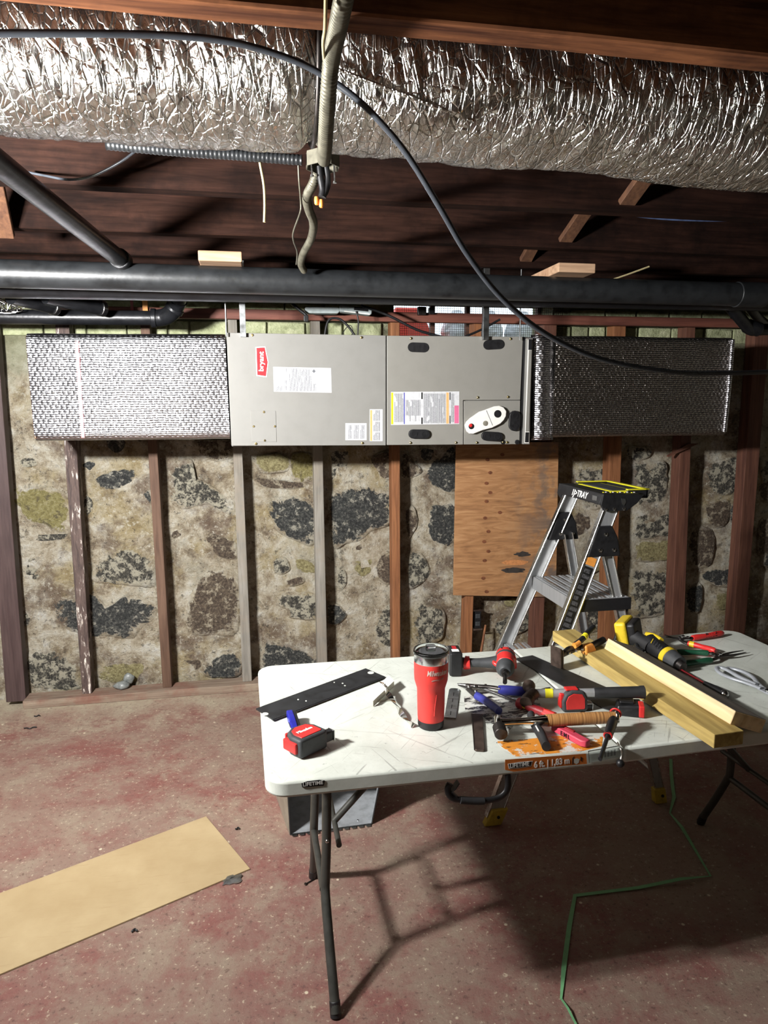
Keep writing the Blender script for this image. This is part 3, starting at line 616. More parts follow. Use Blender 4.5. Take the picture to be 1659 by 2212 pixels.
def bulb():
    r = thing('hanging_bulb', 'bare bulb hanging from the joists behind the camera', 'lamp', (BULB.x, BULB.y, BULB.z-.06))
    MB().cyl((0, 0, .14), (0, 0, JZ+.3-BULB.z+.06), .004, n=8).build('flex', m['black'], r)
    MB().lathe([(.018, .08), (.02, .1), (.02, .14), (.008, .15)], 20).build('socket', m['black'], r, 0, 2, 40)
    MB().lathe([(.002, 0), (.02, .006), (.03, .03), (.026, .055), (.014, .08)], 20).build('glass', m['bulb'], r, 0, 2, 60)
    L = bpy.data.lights.new('bulb', 'POINT'); L.energy = BULB_W; L.color = (1, .84, .66); L.shadow_soft_size = .04
    o = bpy.data.objects.new('bulb_light', L); COL.objects.link(o); o.parent = r; o.location = (0, 0, -.05)
bulb()
# ================================================================ air handler
UY = 3.33
XZ = Matrix(((1, 0, 0, 0), (0, 0, 1, 0), (0, 1, 0, 0), (0, 0, 0, 1)))     # polygon plane x,y -> world X,Z, extrusion along Y
def up(x, y, Y=UY): p = ony(x, y, Y); return (p.x, p.z)
def plate(name, mat, pxs, parent, t0=.002, t1=0.0, Y=UY, bevel=0):
    o = MB(XZ).prism([up(x, y, Y) for x, y in pxs], Y-t0, Y-t1).build(name, m[mat], parent, bevel, 2, None, world=True)
    # keep object coordinates local to the plate, for printed patterns
    c = sum((v.co for v in o.data.vertices), Vector())/len(o.data.vertices)
    o.data.transform(Matrix.Translation(-c)); o.location = c
    return o
def rect(x0, y0, x1, y1): return [(x0, y0), (x1, y0), (x1, y1), (x0, y1)]
def rot_label(x0, y0, x1, y1): return rect(x0, y0, x1, y1)
p0, p1, p2_, p3_ = ony(489, 718.5, UY), ony(835, 725, UY), ony(1131, 727, UY), ony(500, 963, UY)
zt, zb = 1.945, 1.4235; xa, xm, xb = p0.x, p1.x, p2_.x
ah = thing('air_handler', 'long grey metal air handler cabinet hung sideways on the wall studs', 'air handler', ((xa+xb)/2, UY+.27, zb))
MB().box(xa+.004, xb-.004, UY+.016, UY+.54, zb+.003, zt-.003).build('cabinet', m['cabinet2'], ah, .003, 2, None, world=True)
MB(XZ).prism([up(489, 718.5), up(833.5, 724.6), up(833.5, 962), up(500, 963)], UY, UY+.016).build('large_panel', m['cabinet2'], ah, .002, 2, None, world=True)
MB(XZ).prism([up(836, 725), up(1130, 727.3), up(1124, 864), up(1000.5, 864.5), up(1000.5, 960.3), up(836, 961.4)], UY, UY+.016).build('blower_panel', m['cabinet'], ah, .002, 2, None, world=True)
MB(XZ).prism([up(1002.3, 866), up(1124, 865.5), up(1122.5, 959.5), up(1002.3, 960.2)], UY+.001, UY+.016).build('coil_panel', m['cabinet'], ah, .0015, 2, None, world=True)
cv = plate('cover_plate', 'cabinet2', [(541, 887.5), (595.5, 887.5), (597.5, 954.5), (544, 954.5)], ah, .0022, 0, UY, .0006); cv['label'] = 'small square knockout cover'
def screws(lst, par, Y=UY, r=.0052):
    for x, y in lst:
        c = ony(x, y, Y); M = Matrix.Translation(c) @ Matrix.Rotation(PI/2, 4, 'X')
        MB(M).lathe([(r*1.25, 0), (r*1.25, .0012), (r, .0014), (r, .0045), (r*.7, .0055)], 8).build('screw', m['brass'], par, 0, 2, 30, world=True)
screws([(545, 724), (781, 729), (553, 958.5), (783, 957), (570, 890), (548, 921), (593.5, 921), (572, 951.5), (888, 731), (1103, 732), (1032, 858.5), (1097.5, 857.5), (887, 956.5), (985, 956), (1030, 956), (1086, 955), (1095.5, 955.5)], ah)
# brand badge
bd = plate('brand_badge', 'white_print', [(552, 749.5), (573, 748.5), (580, 782), (576, 815), (554, 812)], ah, .0016, 0)
plate('badge_face', 'badge', [(554, 751.5), (571.5, 750.7), (578, 782), (574.5, 812.6), (556, 810)], bd, .0021, .0012) if False else None
bf = MB(XZ).prism([up(*p) for p in ((554, 751.5), (571.8, 750.7), (578.2, 782), (574.5, 812.6), (556, 810))], UY-.0021, UY-.0012).build('badge_face', m['badge'], ah, 0, 2, None, world=True)
ctr = ony(564.5, 781, UY-.0022)
text('bryant', .031, basis(ctr, (.035, 0, 1), (-1, 0, .035)), m['white_print'], ah, 'lettering', 1.12, .0003, .0007)
# rating label
rl = plate('rating_label', 'paper', [(590, 792.5), (715, 795), (716.5, 848.5), (591.5, 846)], ah, .0008, 0)
for x0, y0, x1, y1 in ((596, 834, 611, 845), (615, 795, 620.5, 804), (615, 821, 621, 831), (615, 833, 621, 843), (624, 796, 645, 845), (646, 812, 674, 845), (647, 798, 668, 812), (675, 829, 683, 845)):
    plate('fine_print', 'print_cols', rect(x0, y0, x1, y1), ah, .0011, .0006)
plate('mark', 'grey_print', [(674, 802), (678, 797.5), (682, 802), (678, 806)], ah, .0011, .0006)
for x0, y0, x1, y1, o in ((746, 914, 792, 951, 0), (798.5, 884, 826.5, 953, 1)):
    plate('notice_label', 'paper', rect(x0, y0, x1, y1), ah, .0008, 0)
    if o:
        plate('orange_band', 'lab_orange', rect(799.5, 886, 804, 952), ah, .001, .0006)
        for a, b_, c in ((805.5, 886, 909), (805.5, 911, 932), (805.5, 934, 951)): plate('fine_print', 'print_cols', rect(a, b_, 821, c), ah, .0011, .0006)
    else:
        for a, b_ in ((752, 760), (763, 775), (778, 788)): plate('fine_print', 'print_cols', rect(a, 918, b_, 948), ah, .0011, .0006)
wl_ = plate('wiring_label', 'paper', [(844.5, 846.5), (992, 845.5), (992, 916), (844.5, 918)], ah, .0008, 0)
plate('yellow_band', 'lab_yellow', rect(845, 848, 849.5, 916.5), ah, .001, .0006)
plate('blue_rule', 'lab_blue', rect(872.3, 848, 874.2, 916), ah, .0011, .0006)
for y0, y1 in ((847.5, 862), (902, 916)): plate('black_bar', 'black_print', rect(910, y0, 913, y1), ah, .0011, .0006)
for y0, y1 in ((847.5, 864), (898, 915)): plate('black_bar', 'black_print', rect(971, y0, 973, y1), ah, .0011, .0006)
plate('orange_band', 'lab_orange', rect(964, 848, 969.5, 915), ah, .001, .0006)
plate('pink_block', 'lab_pink', rect(981.5, 876, 991, 914.5), ah, .001, .0006)
for x0, x1, y0, y1 in ((851, 871, 850, 912), (876, 908, 864, 898), (915, 963, 850, 914), (974, 980.5, 850, 912), (884, 887, 898, 910), (896, 899, 898, 910)): plate('fine_print', 'print_cols', rect(x0, y0, x1, y1), ah, .0011, .0006)
# black rubber knockout plugs
def slot(cx, cy, L, Wd, ang, Y=UY, n=8):
    P = []; r = Wd/2
    for s in (1, -1):
        for k in range(n+1):
            a = -PI/2+PI*k/n
            x, y = s*(L/2-r)+s*r*math.cos(a), s*r*math.sin(a)
            P.append((cx+x*math.cos(ang)-y*math.sin(ang), cy+x*math.sin(ang)+y*math.cos(ang)))
    return [up(x, y, Y) for x, y in P]
for cx, cy, L, Wd, a, dome in ((903.5, 750.5, 46, 21, .03, 0), (1066.5, 744.5, 46, 21, -.06, 0), (904.5, 937.5, 46, 20, .01, 1), (1061.5, 942.5, 46, 20, .06, 1), (1110, 909, 44, 24, PI/2+.05, 1)):
    o = MB(XZ).prism(slot(cx, cy, L, Wd, a), UY-(.016 if dome else .003), UY).build('rubber_plug', m['black'], ah, .004 if dome else .001, 3, None, world=True)
    if dome:
        for s in (-1, 1):
            c = ony(cx+s*11*math.cos(a), cy+s*11*math.sin(a), UY); MB(Matrix.Translation(c) @ Matrix.Rotation(PI/2, 4, 'X')).lathe([(.016, .014), (.016, .0175), (.011, .0175), (.011, .012), (.001, .012)], 20, None, False).build('plug_ring', m['black'], o, 0, 2, 30, world=True)
# white drain fitting plate
def dp(px, py): return up(px, py)
oc = [(1004, 924), (1003, 918), (1006, 911), (1014, 903), (1034, 889), (1046, 885), (1066, 877.5), (1076, 876.5), (1085, 880), (1091, 888), (1090, 899), (1085, 908), (1078, 915), (1060, 924), (1040, 929), (1020, 937), (1012, 936.5), (1007, 932)]
dr = MB(XZ).prism([dp(*p) for p in oc], UY-.022, UY).build('drain_plate', m['white'], ah, .004, 3, None, world=True); dr['label'] = 'white plastic drain connection plate'
for px, py, r, mt, nm in ((1075, 894, 8.2, 'black', 'drain_plug'), (1048.5, 914.5, 5.6, 'galv_pale', 'drain_port'), (1018, 921, 6.2, 'black', 'drain_port'), (1016.5, 919, 3.6, 'red', 'drain_cap')):
    c = ony(px, py, UY-.0225); MB(Matrix.Translation(c) @ Matrix.Rotation(PI/2, 4, 'X')).lathe([(r*.00228, 0), (r*.00228, .0012 if mt != 'red' else .003), (r*.0016, .002 if mt != 'red' else .004)], 20).build(nm, m[mt], dr, 0, 2, 30, world=True)
a, b_ = ony(1050.5, 886.5, UY-.0225), ony(1064, 919, UY-.0225); MB().cyl(a, b_, .0012, n=6).build('ridge', m['grey_print'], dr, 0, 2, None, world=True)
for px, py, r in ((1086, 955, 5), (1117, 955, 5.5)):
    c = ony(px, py, UY); MB(Matrix.Translation(c) @ Matrix.Rotation(PI/2, 4, 'X')).lathe([(r*.0022, 0), (r*.0022, .003), (r*.0014, .004)], 16).build('grommet', m['black'], ah, 0, 2, 30, world=True)
# filter rack at the right end
fr_ = [up(1136, 731), up(1149.5, 731), up(1142.5, 959.5), up(1128, 959.5)]
MB(XZ).prism(fr_, UY-.012, UY+.5).build('filter_rack', m['cabinet2'], ah, .002, 2, None, world=True)
MB(XZ).prism([up(1138.5, 734), up(1147, 734), up(1140.5, 957), up(1131, 957)], UY-.016, UY-.011).build('filter_door', m['white'], ah, .001, 2, None, world=True)
MB(XZ).prism([up(1139.8, 757), up(1145.8, 757), up(1139.6, 932), up(1132.6, 932)], UY-.0185, UY-.0155).build('door_groove', m['cabinet'], ah, .0006, 2, None, world=True)
for q in (((1138.8, 733.5), (1146, 733.5), (1145.4, 756.5), (1138.4, 756.5)), ((1132, 933.5), (1138.8, 933.5), (1138, 955), (1131, 955))): MB(XZ).prism([up(*p) for p in q], UY-.02, UY-.0155).build('latch', m['black'], ah, .001, 2, None, world=True)
MB(XZ).prism([up(1131, 727), up(1136, 729), up(1128, 959), up(1124, 959)], UY+.004, UY+.5).build('seal_strip', m['black'], ah, 0, 2, None, world=True)
# ================================================================ insulated ducts
def blanket(name, label, x0, x1, z0, z1, yf0, yf1, mat, rc=.035, dep=.5, puff=.006, skew=0, lean=0):
    r = thing(name, label, 'duct', ((x0+x1)/2, (yf0+yf1)/2+dep/2, z0))
    vs = []; fs = []; nx = 46
    prof = []
    n = 6
    for cx, cz, a0 in ((rc, z0+rc, PI), ):
        pass
    # profile in (depth, z): front face with rounded top and bottom edges, then back
    for k in range(n+1): a = PI/2*k/n; prof.append((rc-rc*math.sin(a) if 0 else rc*(1-math.sin(a)), z0+rc*(1-math.cos(a))))
    for k in range(1, 24): prof.append((0, z0+rc+(z1-z0-2*rc)*k/24))
    for k in range(n+1): a = PI/2*k/n; prof.append((rc*(1-math.cos(a)), z1-rc+rc*math.sin(a)))
    prof = [(dep, z0)]+prof+[(dep, z1)]
    N = len(prof)
    for i in range(nx+1):
        t = i/nx; x = x0+(x1-x0)*t; yf = yf0+(yf1-yf0)*t
        for d, z in prof:
            pu = puff*(noise.noise(Vector((x*3, z*4, 1)))+.6*noise.noise(Vector((x*9, z*9, 4)))) if 0 < i < nx else 0
            vs.append((x+skew*(z-z0), yf+d+pu*(1 if d < dep else 0)+(lean*(z-z0) if d < dep else 0), z+pu*.5))
    for i in range(nx):
        for k in range(N): j = (k+1) % N; fs.append((i*N+k, i*N+j, i*N+N+j, i*N+N+k))
    fs += [tuple(range(N)), tuple(range(nx*N, nx*N+N))]
    MB().add(vs, fs).build('foil_wrap', m[mat], r, 0, 2, 50, world=True)
    return r
l0 = ony(66, 830, 3.40)
ld = blanket('insulated_duct', 'bright foil bubble-wrapped duct joined to the left end of the air handler', l0.x, xa-.002, 1.462, 1.94, 3.395, 3.322, 'bubble_foil', .035, .46, .005, -.012, .02)
# taped seam and coppery cut edge
sx = ony(172, 830, 3.38)
MB().ribbon([(sx.x+.0015*math.sin(k*2.1), 3.379-.006+.02*k*.0225, 1.475+k*.0225) for k in range(20)], (.014, 0, 0), .002).build('taped_seam', m['tape_red'], ld, 0, 2, None, world=True)
MB().tube([(l0.x+.002, 3.402, 1.475), (l0.x-.002, 3.409, 1.7), (l0.x-.006, 3.42, 1.925)], .005, 8, 8).build('cut_edge', m['copper'], ld, 0, 2, 60, world=True)
r0, r1 = ony(1195, 840, 3.35), ony(1572, 840, 3.35)
rd = blanket('insulated_duct', 'dull foil bubble-wrapped duct joined to the right end of the air handler', r0.x, r1.x, 1.447, 1.955, 3.345, 3.335, 'bubble_foil_dull', .03, .46, .006, .012)
tb = MB(); tb.tube([(r1.x-.012, 3.338, 1.465), (r1.x-.006, 3.334, 1.7), (r1.x+.0, 3.338, 1.945)], .012, 8, 8); tb.build('taped_end', m['bubble_foil'], rd, 0, 2, 60, world=True)
c0, c1 = ony(1151, 840, 3.34), ony(1197, 840, 3.34)
col = MB(); vs = []; fs = []
for i in range(9):
    t = i/8; x = c0.x+(c1.x-c0.x)*t; gz = .012*math.sin(PI*t)
    for z in [1.435+j*.0325 for j in range(17)]:
        vs.append((x-.028*(z-1.7), 3.362-.03*math.sin(PI*min(1, t*1.1))+.006*noise.noise(Vector((x*30, z*18, 2))), z))
for i in range(8):
    for k in range(16): fs.append((i*17+k, i*17+k+1, i*17+18+k, i*17+17+k))
cm = col.add(vs, fs).build('foil_collar', m['bubble_foil'], rd, 0, 2, 60, world=True, fix=False); sm = cm.modifiers.new('t', 'SOLIDIFY'); sm.thickness = .006
MB().box(c0.x-.004, c1.x+.004, 3.38, 3.8, 1.45, 1.945).build('sheet_collar', m['galv'], rd, .002, 2, None, world=True)
# ================================================================ hangers
def hanger(pxb, w, Y, mat, lab, z1=2.258, flange=True, dx=0):
    b = ony(*pxb, Y); o = MB()
    if flange: o.box(b.x-w/2, b.x+w/2, Y-.001, Y+.001, zt-.02, z1).box(b.x-w/2-.001, b.x-w/2+.001, Y, Y+.02, zt-.02, z1).box(b.x+w/2-.001, b.x+w/2+.001, Y, Y+.02, zt-.02, z1)
    else: o.cyl((b.x, Y, zt-.02), (b.x, Y, z1), w/2, n=8)
    return tag(o.build('hanger_strap', m[mat], None), lab, 'hanger', 'straps holding up the air handler')
hanger((525, 715), .024, 3.31, 'galv', 'wide bright hanger channel at the left end of the air handler')
hanger((489, 715), .007, 3.31, 'galv', 'thin hanger rod at the far left corner of the air handler', 2.258, False)
hanger((1050, 722), .027, 3.31, 'galv', 'wide hanger channel above the right half of the air handler')
hanger((1123, 722), .007, 3.31, 'galv', 'thin hanger rod at the right corner of the air handler', 2.258, False)
# ================================================================ pipes
def pipe(name, lab, pts, r, mat, joints=(), n=24, sub=0):
    o = MB().tube(pts, r, n, sub).build(name, m[mat], None, 0, 2, 60)
    tag(o, lab, 'pipe')
    for a, b_, rr in joints: MB().cyl(a, b_, rr, n=n).build('coupling', m[mat], o, .003, 2, 40, world=True)
    return o
z1p = lambda x: 2.103-.0015*(x+.9)
pipe('drain_pipe', 'thick dusty black pipe running right across under the joists', [(x, 2.9, z1p(x)) for x in (-2.6, -1.6, -.6, .4, 1.4, 2.4, 3.6)], .0515, 'iron_dusty', [((2.16, 2.9, 2.098), (2.30, 2.9, 2.098), .056)])
pipe('drain_pipe', 'black pipe running close behind the thick dusty one', [(x, 3.13, 2.097+.004*(x+1)) for x in (-2.6, 0, 2, 3.6)], .05, 'iron')
d1 = ony(262, 562, 2.86); d0 = onz(-10, 347, 2.195)
dd = (d1-d0).normalized()
pipe('drain_pipe', 'black pipe slanting down from the upper left to the long pipes', [d0-dd*.12, d0, d1], .031, 'iron', [(d1-dd*.03, d1+dd*.02, .038)])
lp = [ony(-300, 681, 3.6), ony(0, 684, 3.6), ony(200, 686, 3.6), ony(330, 687, 3.6)]
e = [ony(350, 686, 3.6), ony(366, 679, 3.58), ony(378, 665, 3.55), ony(386, 648, 3.5), ony(390, 630, 3.42)]
eo = pipe('waste_pipe', 'narrow black pipe with an elbow above the left duct', lp+[e[0]], .034, 'iron')
MB().tube([lp[-1], e[0], e[1], e[2], e[3]], .04, 20, 5).build('elbow', m['iron'], eo, 0, 2, 60, world=True)
MB().tube([e[3], e[4]], .036, 20).build('riser', m['iron'], eo, 0, 2, 60, world=True)
for px in (332, 377):
    c = ony(px, 687 if px < 350 else 667, 3.6 if px < 350 else 3.55); dv = Vector((1, 0, 0)) if px < 350 else Vector((.45, -.2, .6)).normalized(); MB().cyl(c-dv*.012, c+dv*.012, .045, n=20).build('hub', m['iron'], eo, .003, 2, 40, world=True)
for lab, a, b_ in (('short open black pipe end at the far left under the long pipes', ony(40, 645, 3.32), ony(118, 664, 3.5)), ('short black pipe end slanting down beside the open one', ony(120, 645, 3.32), ony(222, 667, 3.5))):
    o = pipe('waste_pipe', lab, [a-(b_-a)*.2, b_], .032, 'iron'); dv = (b_-a).normalized(); MB().cyl(b_-dv*.02, b_+dv*.004, .0365, n=20).build('rim', m['steel'], o, .002, 2, 40, world=True); MB().cyl(b_, b_+dv*.0055, .029, n=20).build('bore', m['black'], o, 0, 2, 40, world=True)
q = [ony(1572, 655, 3.25), ony(1605, 695, 3.33), ony(1622, 712, 3.36), ony(1650, 712, 3.38), ony(1760, 708, 3.4)]
o = pipe('waste_pipe', 'black pipe with an elbow at the right edge under the long pipe', q, .03, 'iron', [], 20, 6)
MB().cyl(q[2]-Vector((.03, 0, -.02)), q[2]+Vector((.05, 0, 0)), .037, n=18).build('hub', m['iron'], o, .003, 2, 40, world=True)
pipe('waste_pipe', 'second black pipe dropping at the right edge', [ony(1608, 650, 3.3), ony(1640, 690, 3.5), ony(1690, 730, 3.7)], .026, 'iron')
# lumber ends resting on the pipes
for lab, a, b_ in (('pale lumber end on the long pipe above the left strap', -.184, -.019), ('pale lumber end on the long pipe above the right duct', 1.292, 1.461)):
    tag(MB().box(a, b_, 2.87, 3.62, 2.166, 2.205).build('lumber_block', m['pine_end'], None, .004), lab, 'lumber', 'lumber on the pipes')
# ================================================================ foil flex duct
def flex():
    Yc = 1.76; r0 = .173
    cz = lambda x: 2.386+.006*math.sin(x*2.1)+(-.002 if x < .15 else 0)+.035*max(0, (x-1.15))**2-.026*min(1.2, max(0, x-.15))
    r = thing('foil_duct', 'big crinkled silver foil duct running between the joists', 'duct', (.4, Yc, 2.18))
    vs = []; fs = []; nx = 760; na = 110; xa_, xb_ = -1.5, 2.6
    for i in range(nx+1):
        x = xa_+(xb_-xa_)*i/nx; pinch = -.022*math.exp(-((x-.165)/.03)**2)
        for k in range(na):
            a = 2*PI*k/na; sw = x+.10*math.sin(a+.6)+.25*max(0, x-.5)*math.cos(a)
            w = abs(noise.noise(Vector((sw*17, math.cos(a)*1.3, math.sin(a)*1.3))))*.013+abs(noise.noise(Vector((sw*41, math.cos(a)*2.2+5, math.sin(a)*2.2))))*.006
            w += noise.noise(Vector((x*3, math.cos(a)*2, math.sin(a)*2)))*.010
            rr = r0+pinch+.004-w
            vs.append((x, Yc+rr*math.cos(a), cz(x)+rr*math.sin(a)))
    for i in range(nx):
        for k in range(na): j = (k+1) % na; fs.append((i*na+k, i*na+j, i*na+na+j, i*na+na+k))
    MB().add(vs, fs).build('jacket', m['foil_duct'], r, 0, 2, 180, world=True, fix=False)
    st = MB(); n = 40
    pts = [(.165, Yc+.161*math.cos(2*PI*k/n), cz(.165)+.161*math.sin(2*PI*k/n)) for k in range(n+1)]
    st.tube(pts, .006, 8); st.build('band', m['dark_steel'], r, 0, 2, 60, world=True)
    lap = MB(); pts = [(.17+.35*t, Yc-.178*math.cos(.35+.5*t)-.003, cz(.3)-.178*math.sin(.35+.5*t)) for t in [k/10 for k in range(11)]]
    lap.tube(pts, .004, 6); lap.build('seam', m['foil_duct'], r, 0, 2, 60, world=True)
flex()
# ================================================================ wires and conduit overhead
def cable(name, lab, cat, pts, r, mat, sub=8, n=10, group=None): return tag(MB().tube(pts, r, n, sub).build(name, m[mat], None, 0, 2, 60), lab, cat, group)
cb = [(-160, 74, 1.45), (0, 72, 1.47), (330, 75, 1.5), (500, 91, 1.52), (620, 125, 1.54), (690, 158, 1.55), (760, 205, 1.54), (820, 262, 1.54), (880, 335, 1.55), (950, 448, 1.57), (1010, 550, 1.6), (1085, 645, 1.64), (1180, 722, 1.68), (1300, 776, 1.72), (1450, 803, 1.76), (1560, 806, 1.8), (1659, 803, 1.84), (1800, 792, 1.9)]
cable('power_cable', 'black cable hanging in a long curve in front of the ducts', 'cable', [ony(*p) for p in cb], .0068, 'cable', 8, 12)
def corrugated(name, lab, pts, r, mat, parent=None, pitch=.008, par_name=None):
    P = spline([Vector(p) for p in pts], 30); out = [P[0]]; acc = 0; L = [0]
    for a, b_ in zip(P, P[1:]): acc += (b_-a).length; L.append(acc)
    n = int(acc/pitch*4); Q = []; j = 0
    for i in range(n+1):
        s = acc*i/n
        while j < len(L)-2 and L[j+1] < s: j += 1
        t = (s-L[j])/max(1e-6, L[j+1]-L[j]); Q.append(P[j].lerp(P[j+1], t))
    o = MB().tube(Q, lambda t: r*(1+.07*math.cos(t*n*PI/2)), 14)
    return tag(o.build(name, m[mat], None, 0, 2, 60), lab, 'conduit')
corrugated('flexible_conduit', 'dusty flexible steel conduit dropping in front of the foil duct', [ony(756, -60, 1.16), ony(742, 0, 1.2), ony(732, 50, 1.26), ony(716, 130, 1.40), ony(708, 220, 1.49), ony(702, 318, 1.66), ony(700, 345, 1.80)], .0155, 'bx')
cable('wire', 'pale wire running beside the flexible conduit', 'wire', [ony(704, -20, 1.18), ony(702, 60, 1.22), ony(698, 95, 1.3), ony(702, 150, 1.48)], .003, 'string')
jb = thing('junction_box', 'open metal junction box with loose wires hanging below the foil duct', 'electrical box', ony(697, 352, 1.95))
bc = ony(697, 350, 1.95); bz = bc.z
o8 = [(.046*math.cos(PI/8+k*PI/4), .046*math.sin(PI/8+k*PI/4)) for k in range(8)]
shell = MB(Matrix.Translation(bc)); n8 = 8
vs = [(x, y, .02) for x, y in o8]+[(x, y, -.016) for x, y in o8]+[(x*.94, y*.94, -.016) for x, y in o8]+[(x*.94, y*.94, .017) for x, y in o8]
fs = [tuple(range(8))]+[(i, (i+1) % 8, 8+(i+1) % 8, 8+i) for i in range(8)]+[(8+i, 8+(i+1) % 8, 16+(i+1) % 8, 16+i) for i in range(8)]+[(16+i, 16+(i+1) % 8, 24+(i+1) % 8, 24+i) for i in range(8)]+[tuple(range(31, 23, -1))]
shell.add(vs, fs).build('box', m['bx'], jb, 0, 2, None, world=True)
for px, py, py2 in ((673, 360, 378), (722, 362, 392)):
    a, b_ = ony(px, py-6, 1.93), ony(px+1, py2, 1.93); q = MB(); q.cyl(a, b_, .0026, n=8); q.cyl(b_, b_+Vector((0, 0, -.004)), .0052, n=10); q.build('screw', m['steel'], jb, 0, 2, 40, world=True)
for pts, r, mt in (([(690, 360), (693, 385), (697, 410), (695, 425)], .0095, 'black'), ([(705, 360), (708, 385), (704, 408), (698, 426)], .008, 'black'), ([(700, 360), (703, 375), (711, 395), (704, 420)], .005, 'rubber')):
    MB().tube([ony(x, y, 1.94) for x, y in pts], r, 10, 6).build('wire_bundle', m[mt], jb, 0, 2, 60, world=True)
for px, py in ((684, 435), (694, 441)):
    c = ony(px, py, 1.94); MB(Matrix.Translation(c)).lathe([(.0035, -.009), (.006, -.006), (.0066, .004), (.0055, .011)], 12).build('wire_nut', m['wirenut'], jb, 0, 2, 50, world=True)
corrugated('flexible_conduit', 'flexible conduit curling down from the junction box to the pipes', [ony(684, 372, 1.96), ony(676, 398, 1.98), ony(663, 425, 2.05), ony(667, 452, 2.15), ony(677, 482, 2.3), ony(672, 515, 2.5), ony(655, 548, 2.65), ony(650, 570, 2.75), ony(657, 585, 2.8)], .0125, 'bx', None, .006)
corrugated('flexible_conduit', 'ridged conduit running left from the junction box under the foil duct', [ony(652, 346, 1.95), ony(600, 342, 1.96), ony(500, 334, 1.97), ony(380, 326, 1.98), ony(230, 312, 2.0)], .013, 'iron_dusty', None, .011)
corrugated('flexible_conduit', 'ridged green-grey conduit under the foil duct at the right edge', [ony(1560, 378, 2.0), ony(1620, 383, 2.0), ony(1700, 384, 2.0)], .016, 'iron_dusty', None, .011)
cable('string', 'short cream string hanging left of the junction box', 'string', [ony(557, 325, 1.98), ony(563, 360, 1.98), ony(570, 400, 1.98), ony(572, 440, 1.98), ony(571, 480, 1.98)], .0036, 'string')
cable('wire', 'thin grey wire hanging beside the curling conduit', 'wire', [ony(644, 345, 2.0), ony(646, 390, 2.02), ony(650, 440, 2.05), ony(648, 460, 2.07), ony(634, 500, 2.2), ony(634, 520, 2.3), ony(642, 545, 2.45), ony(640, 571, 2.6)], .0026, 'bx')
cable('wire', 'dusty loop of wire below the foil duct on the left', 'wire', [ony(300, 320, 2.1), ony(260, 350, 2.15), ony(200, 380, 2.18), ony(150, 388, 2.2), ony(100, 380, 2.25), ony(60, 372, 2.28)], .0035, 'cable')
cable('cable', 'dusty blue cable strung under the joists on the right', 'cable', [ony(1330, 458, 2.56), ony(1430, 470, 2.56), ony(1540, 474, 2.56), ony(1659, 471, 2.56), ony(1800, 468, 2.56)], .0085, 'bluecable')
cable('wire', 'short pale cable end poking up behind the long pipe', 'wire', [ony(1296, 613, 2.925), ony(1350, 595, 2.94), ony(1402, 576, 2.95)], .004, 'string', 4)
# ================================================================ plug strips, adapters and leads behind the pipes
ra_ = thing('power_strip', 'grey-white adapter box lying behind the pipes above the air handler', 'adapter', ony(768, 681, 3.72))
a, b_ = ony(732, 668, 3.72), ony(800, 676, 3.72)
Mr = basis(ony(767, 671, 3.72), b_-a, (0, 0, 1))
MB(Mr).prism(rrect(.17, .036, .012), -.03, .03).build('body', m['router'], ra_, .006, 3, None, world=True)
MB(Mr).box(-.01, .065, -.002, .014, .028, .032).build('socket_slot', m['black'], ra_, 0, 2, None, world=True)
MB(Mr).box(-.06, .075, -.0165, -.012, .028, .033).build('edge_strip', m['white'], ra_, 0, 2, None, world=True)
rb_ = thing('adapter', 'long dull grey adapter box left of the slotted one', 'adapter', ony(695, 678, 3.74))
MB(basis(ony(695, 671, 3.74), (1, 0, .01), (0, 0, 1))).prism(rrect(.18, .034, .014), -.03, .03).build('body', m['router'], rb_, .006, 3, None, world=True)
for lab, pts, r in (('black lead arching over the air handler', [(700, 735), (706, 700), (716, 688), (735, 690), (752, 705), (766, 725), (770, 740)], .006), ('black lead hanging straight down from the adapter', [(769, 672), (774, 695), (772, 735)], .004), ('black lead sagging to the right across the rail', [(780, 660), (840, 682), (900, 712), (952, 727), (990, 735)], .007), ('black lead hooked over the mesh beside the hanger channel', [(1080, 690), (1040, 712), (1005, 727)], .006), ('black lead dangling left of the adapters', [(630, 655), (645, 668), (660, 680), (662, 690)], .008), ('thin curl of wire in front of the green bricks', [(735, 733), (745, 712), (757, 703), (762, 718), (750, 735)], .002)):
    cable('lead', lab, 'cable', [ony(x, y, 3.68) for x, y in pts], r, 'black', 6, 8)
pa_ = MB(basis(ony(661, 688, 3.66), (1, 0, 0), (0, 0, 1))); tag(pa_.prism(rrect(.024, .034, .008), -.012, .012).build('plug', m['black'], None, .003), 'black plug dangling in front of the red rail', 'plug')
for px, lab in ((911, 'grey socket box above the meshed window'), (932, 'small black socket above the meshed window')):
    c = ony(px, 672, 3.84); tag(MB(basis(c, (1, 0, 0), (0, 0, 1))).prism(rrect(.045 if px < 920 else .03, .045 if px < 920 else .035, .004), -.02, .012).build('socket_box', m['dark_steel' if px < 920 else 'black'], None, .002), lab, 'socket')
tag(MB().box(ony(283, 660, 3.86).x, ony(289, 660, 3.86).x, 3.84, 3.85, ony(286, 671, 3.85).z, 2.24).build('strip', m['darkred'], None), 'thin red strip hanging above the left duct', 'strip')
tag(MB().box(ony(309, 660, 3.86).x, ony(320, 660, 3.86).x, 3.835, 3.85, ony(315, 673, 3.85).z, 2.24).build('strip', m['orange'], None), 'orange strip hanging beside the thin red one', 'strip')
tg = MB()
for i in range(7):
    random.seed(40+i); c = ony(22+random.uniform(-18, 22), 655, 3.5); P = [c+Vector((random.uniform(-.05, .05), random.uniform(-.03, .03), .03*math.sin(k*1.3)+random.uniform(-.02, .02))) for k in range(6)]
    tg.tube(P, .0022, 6, 5)
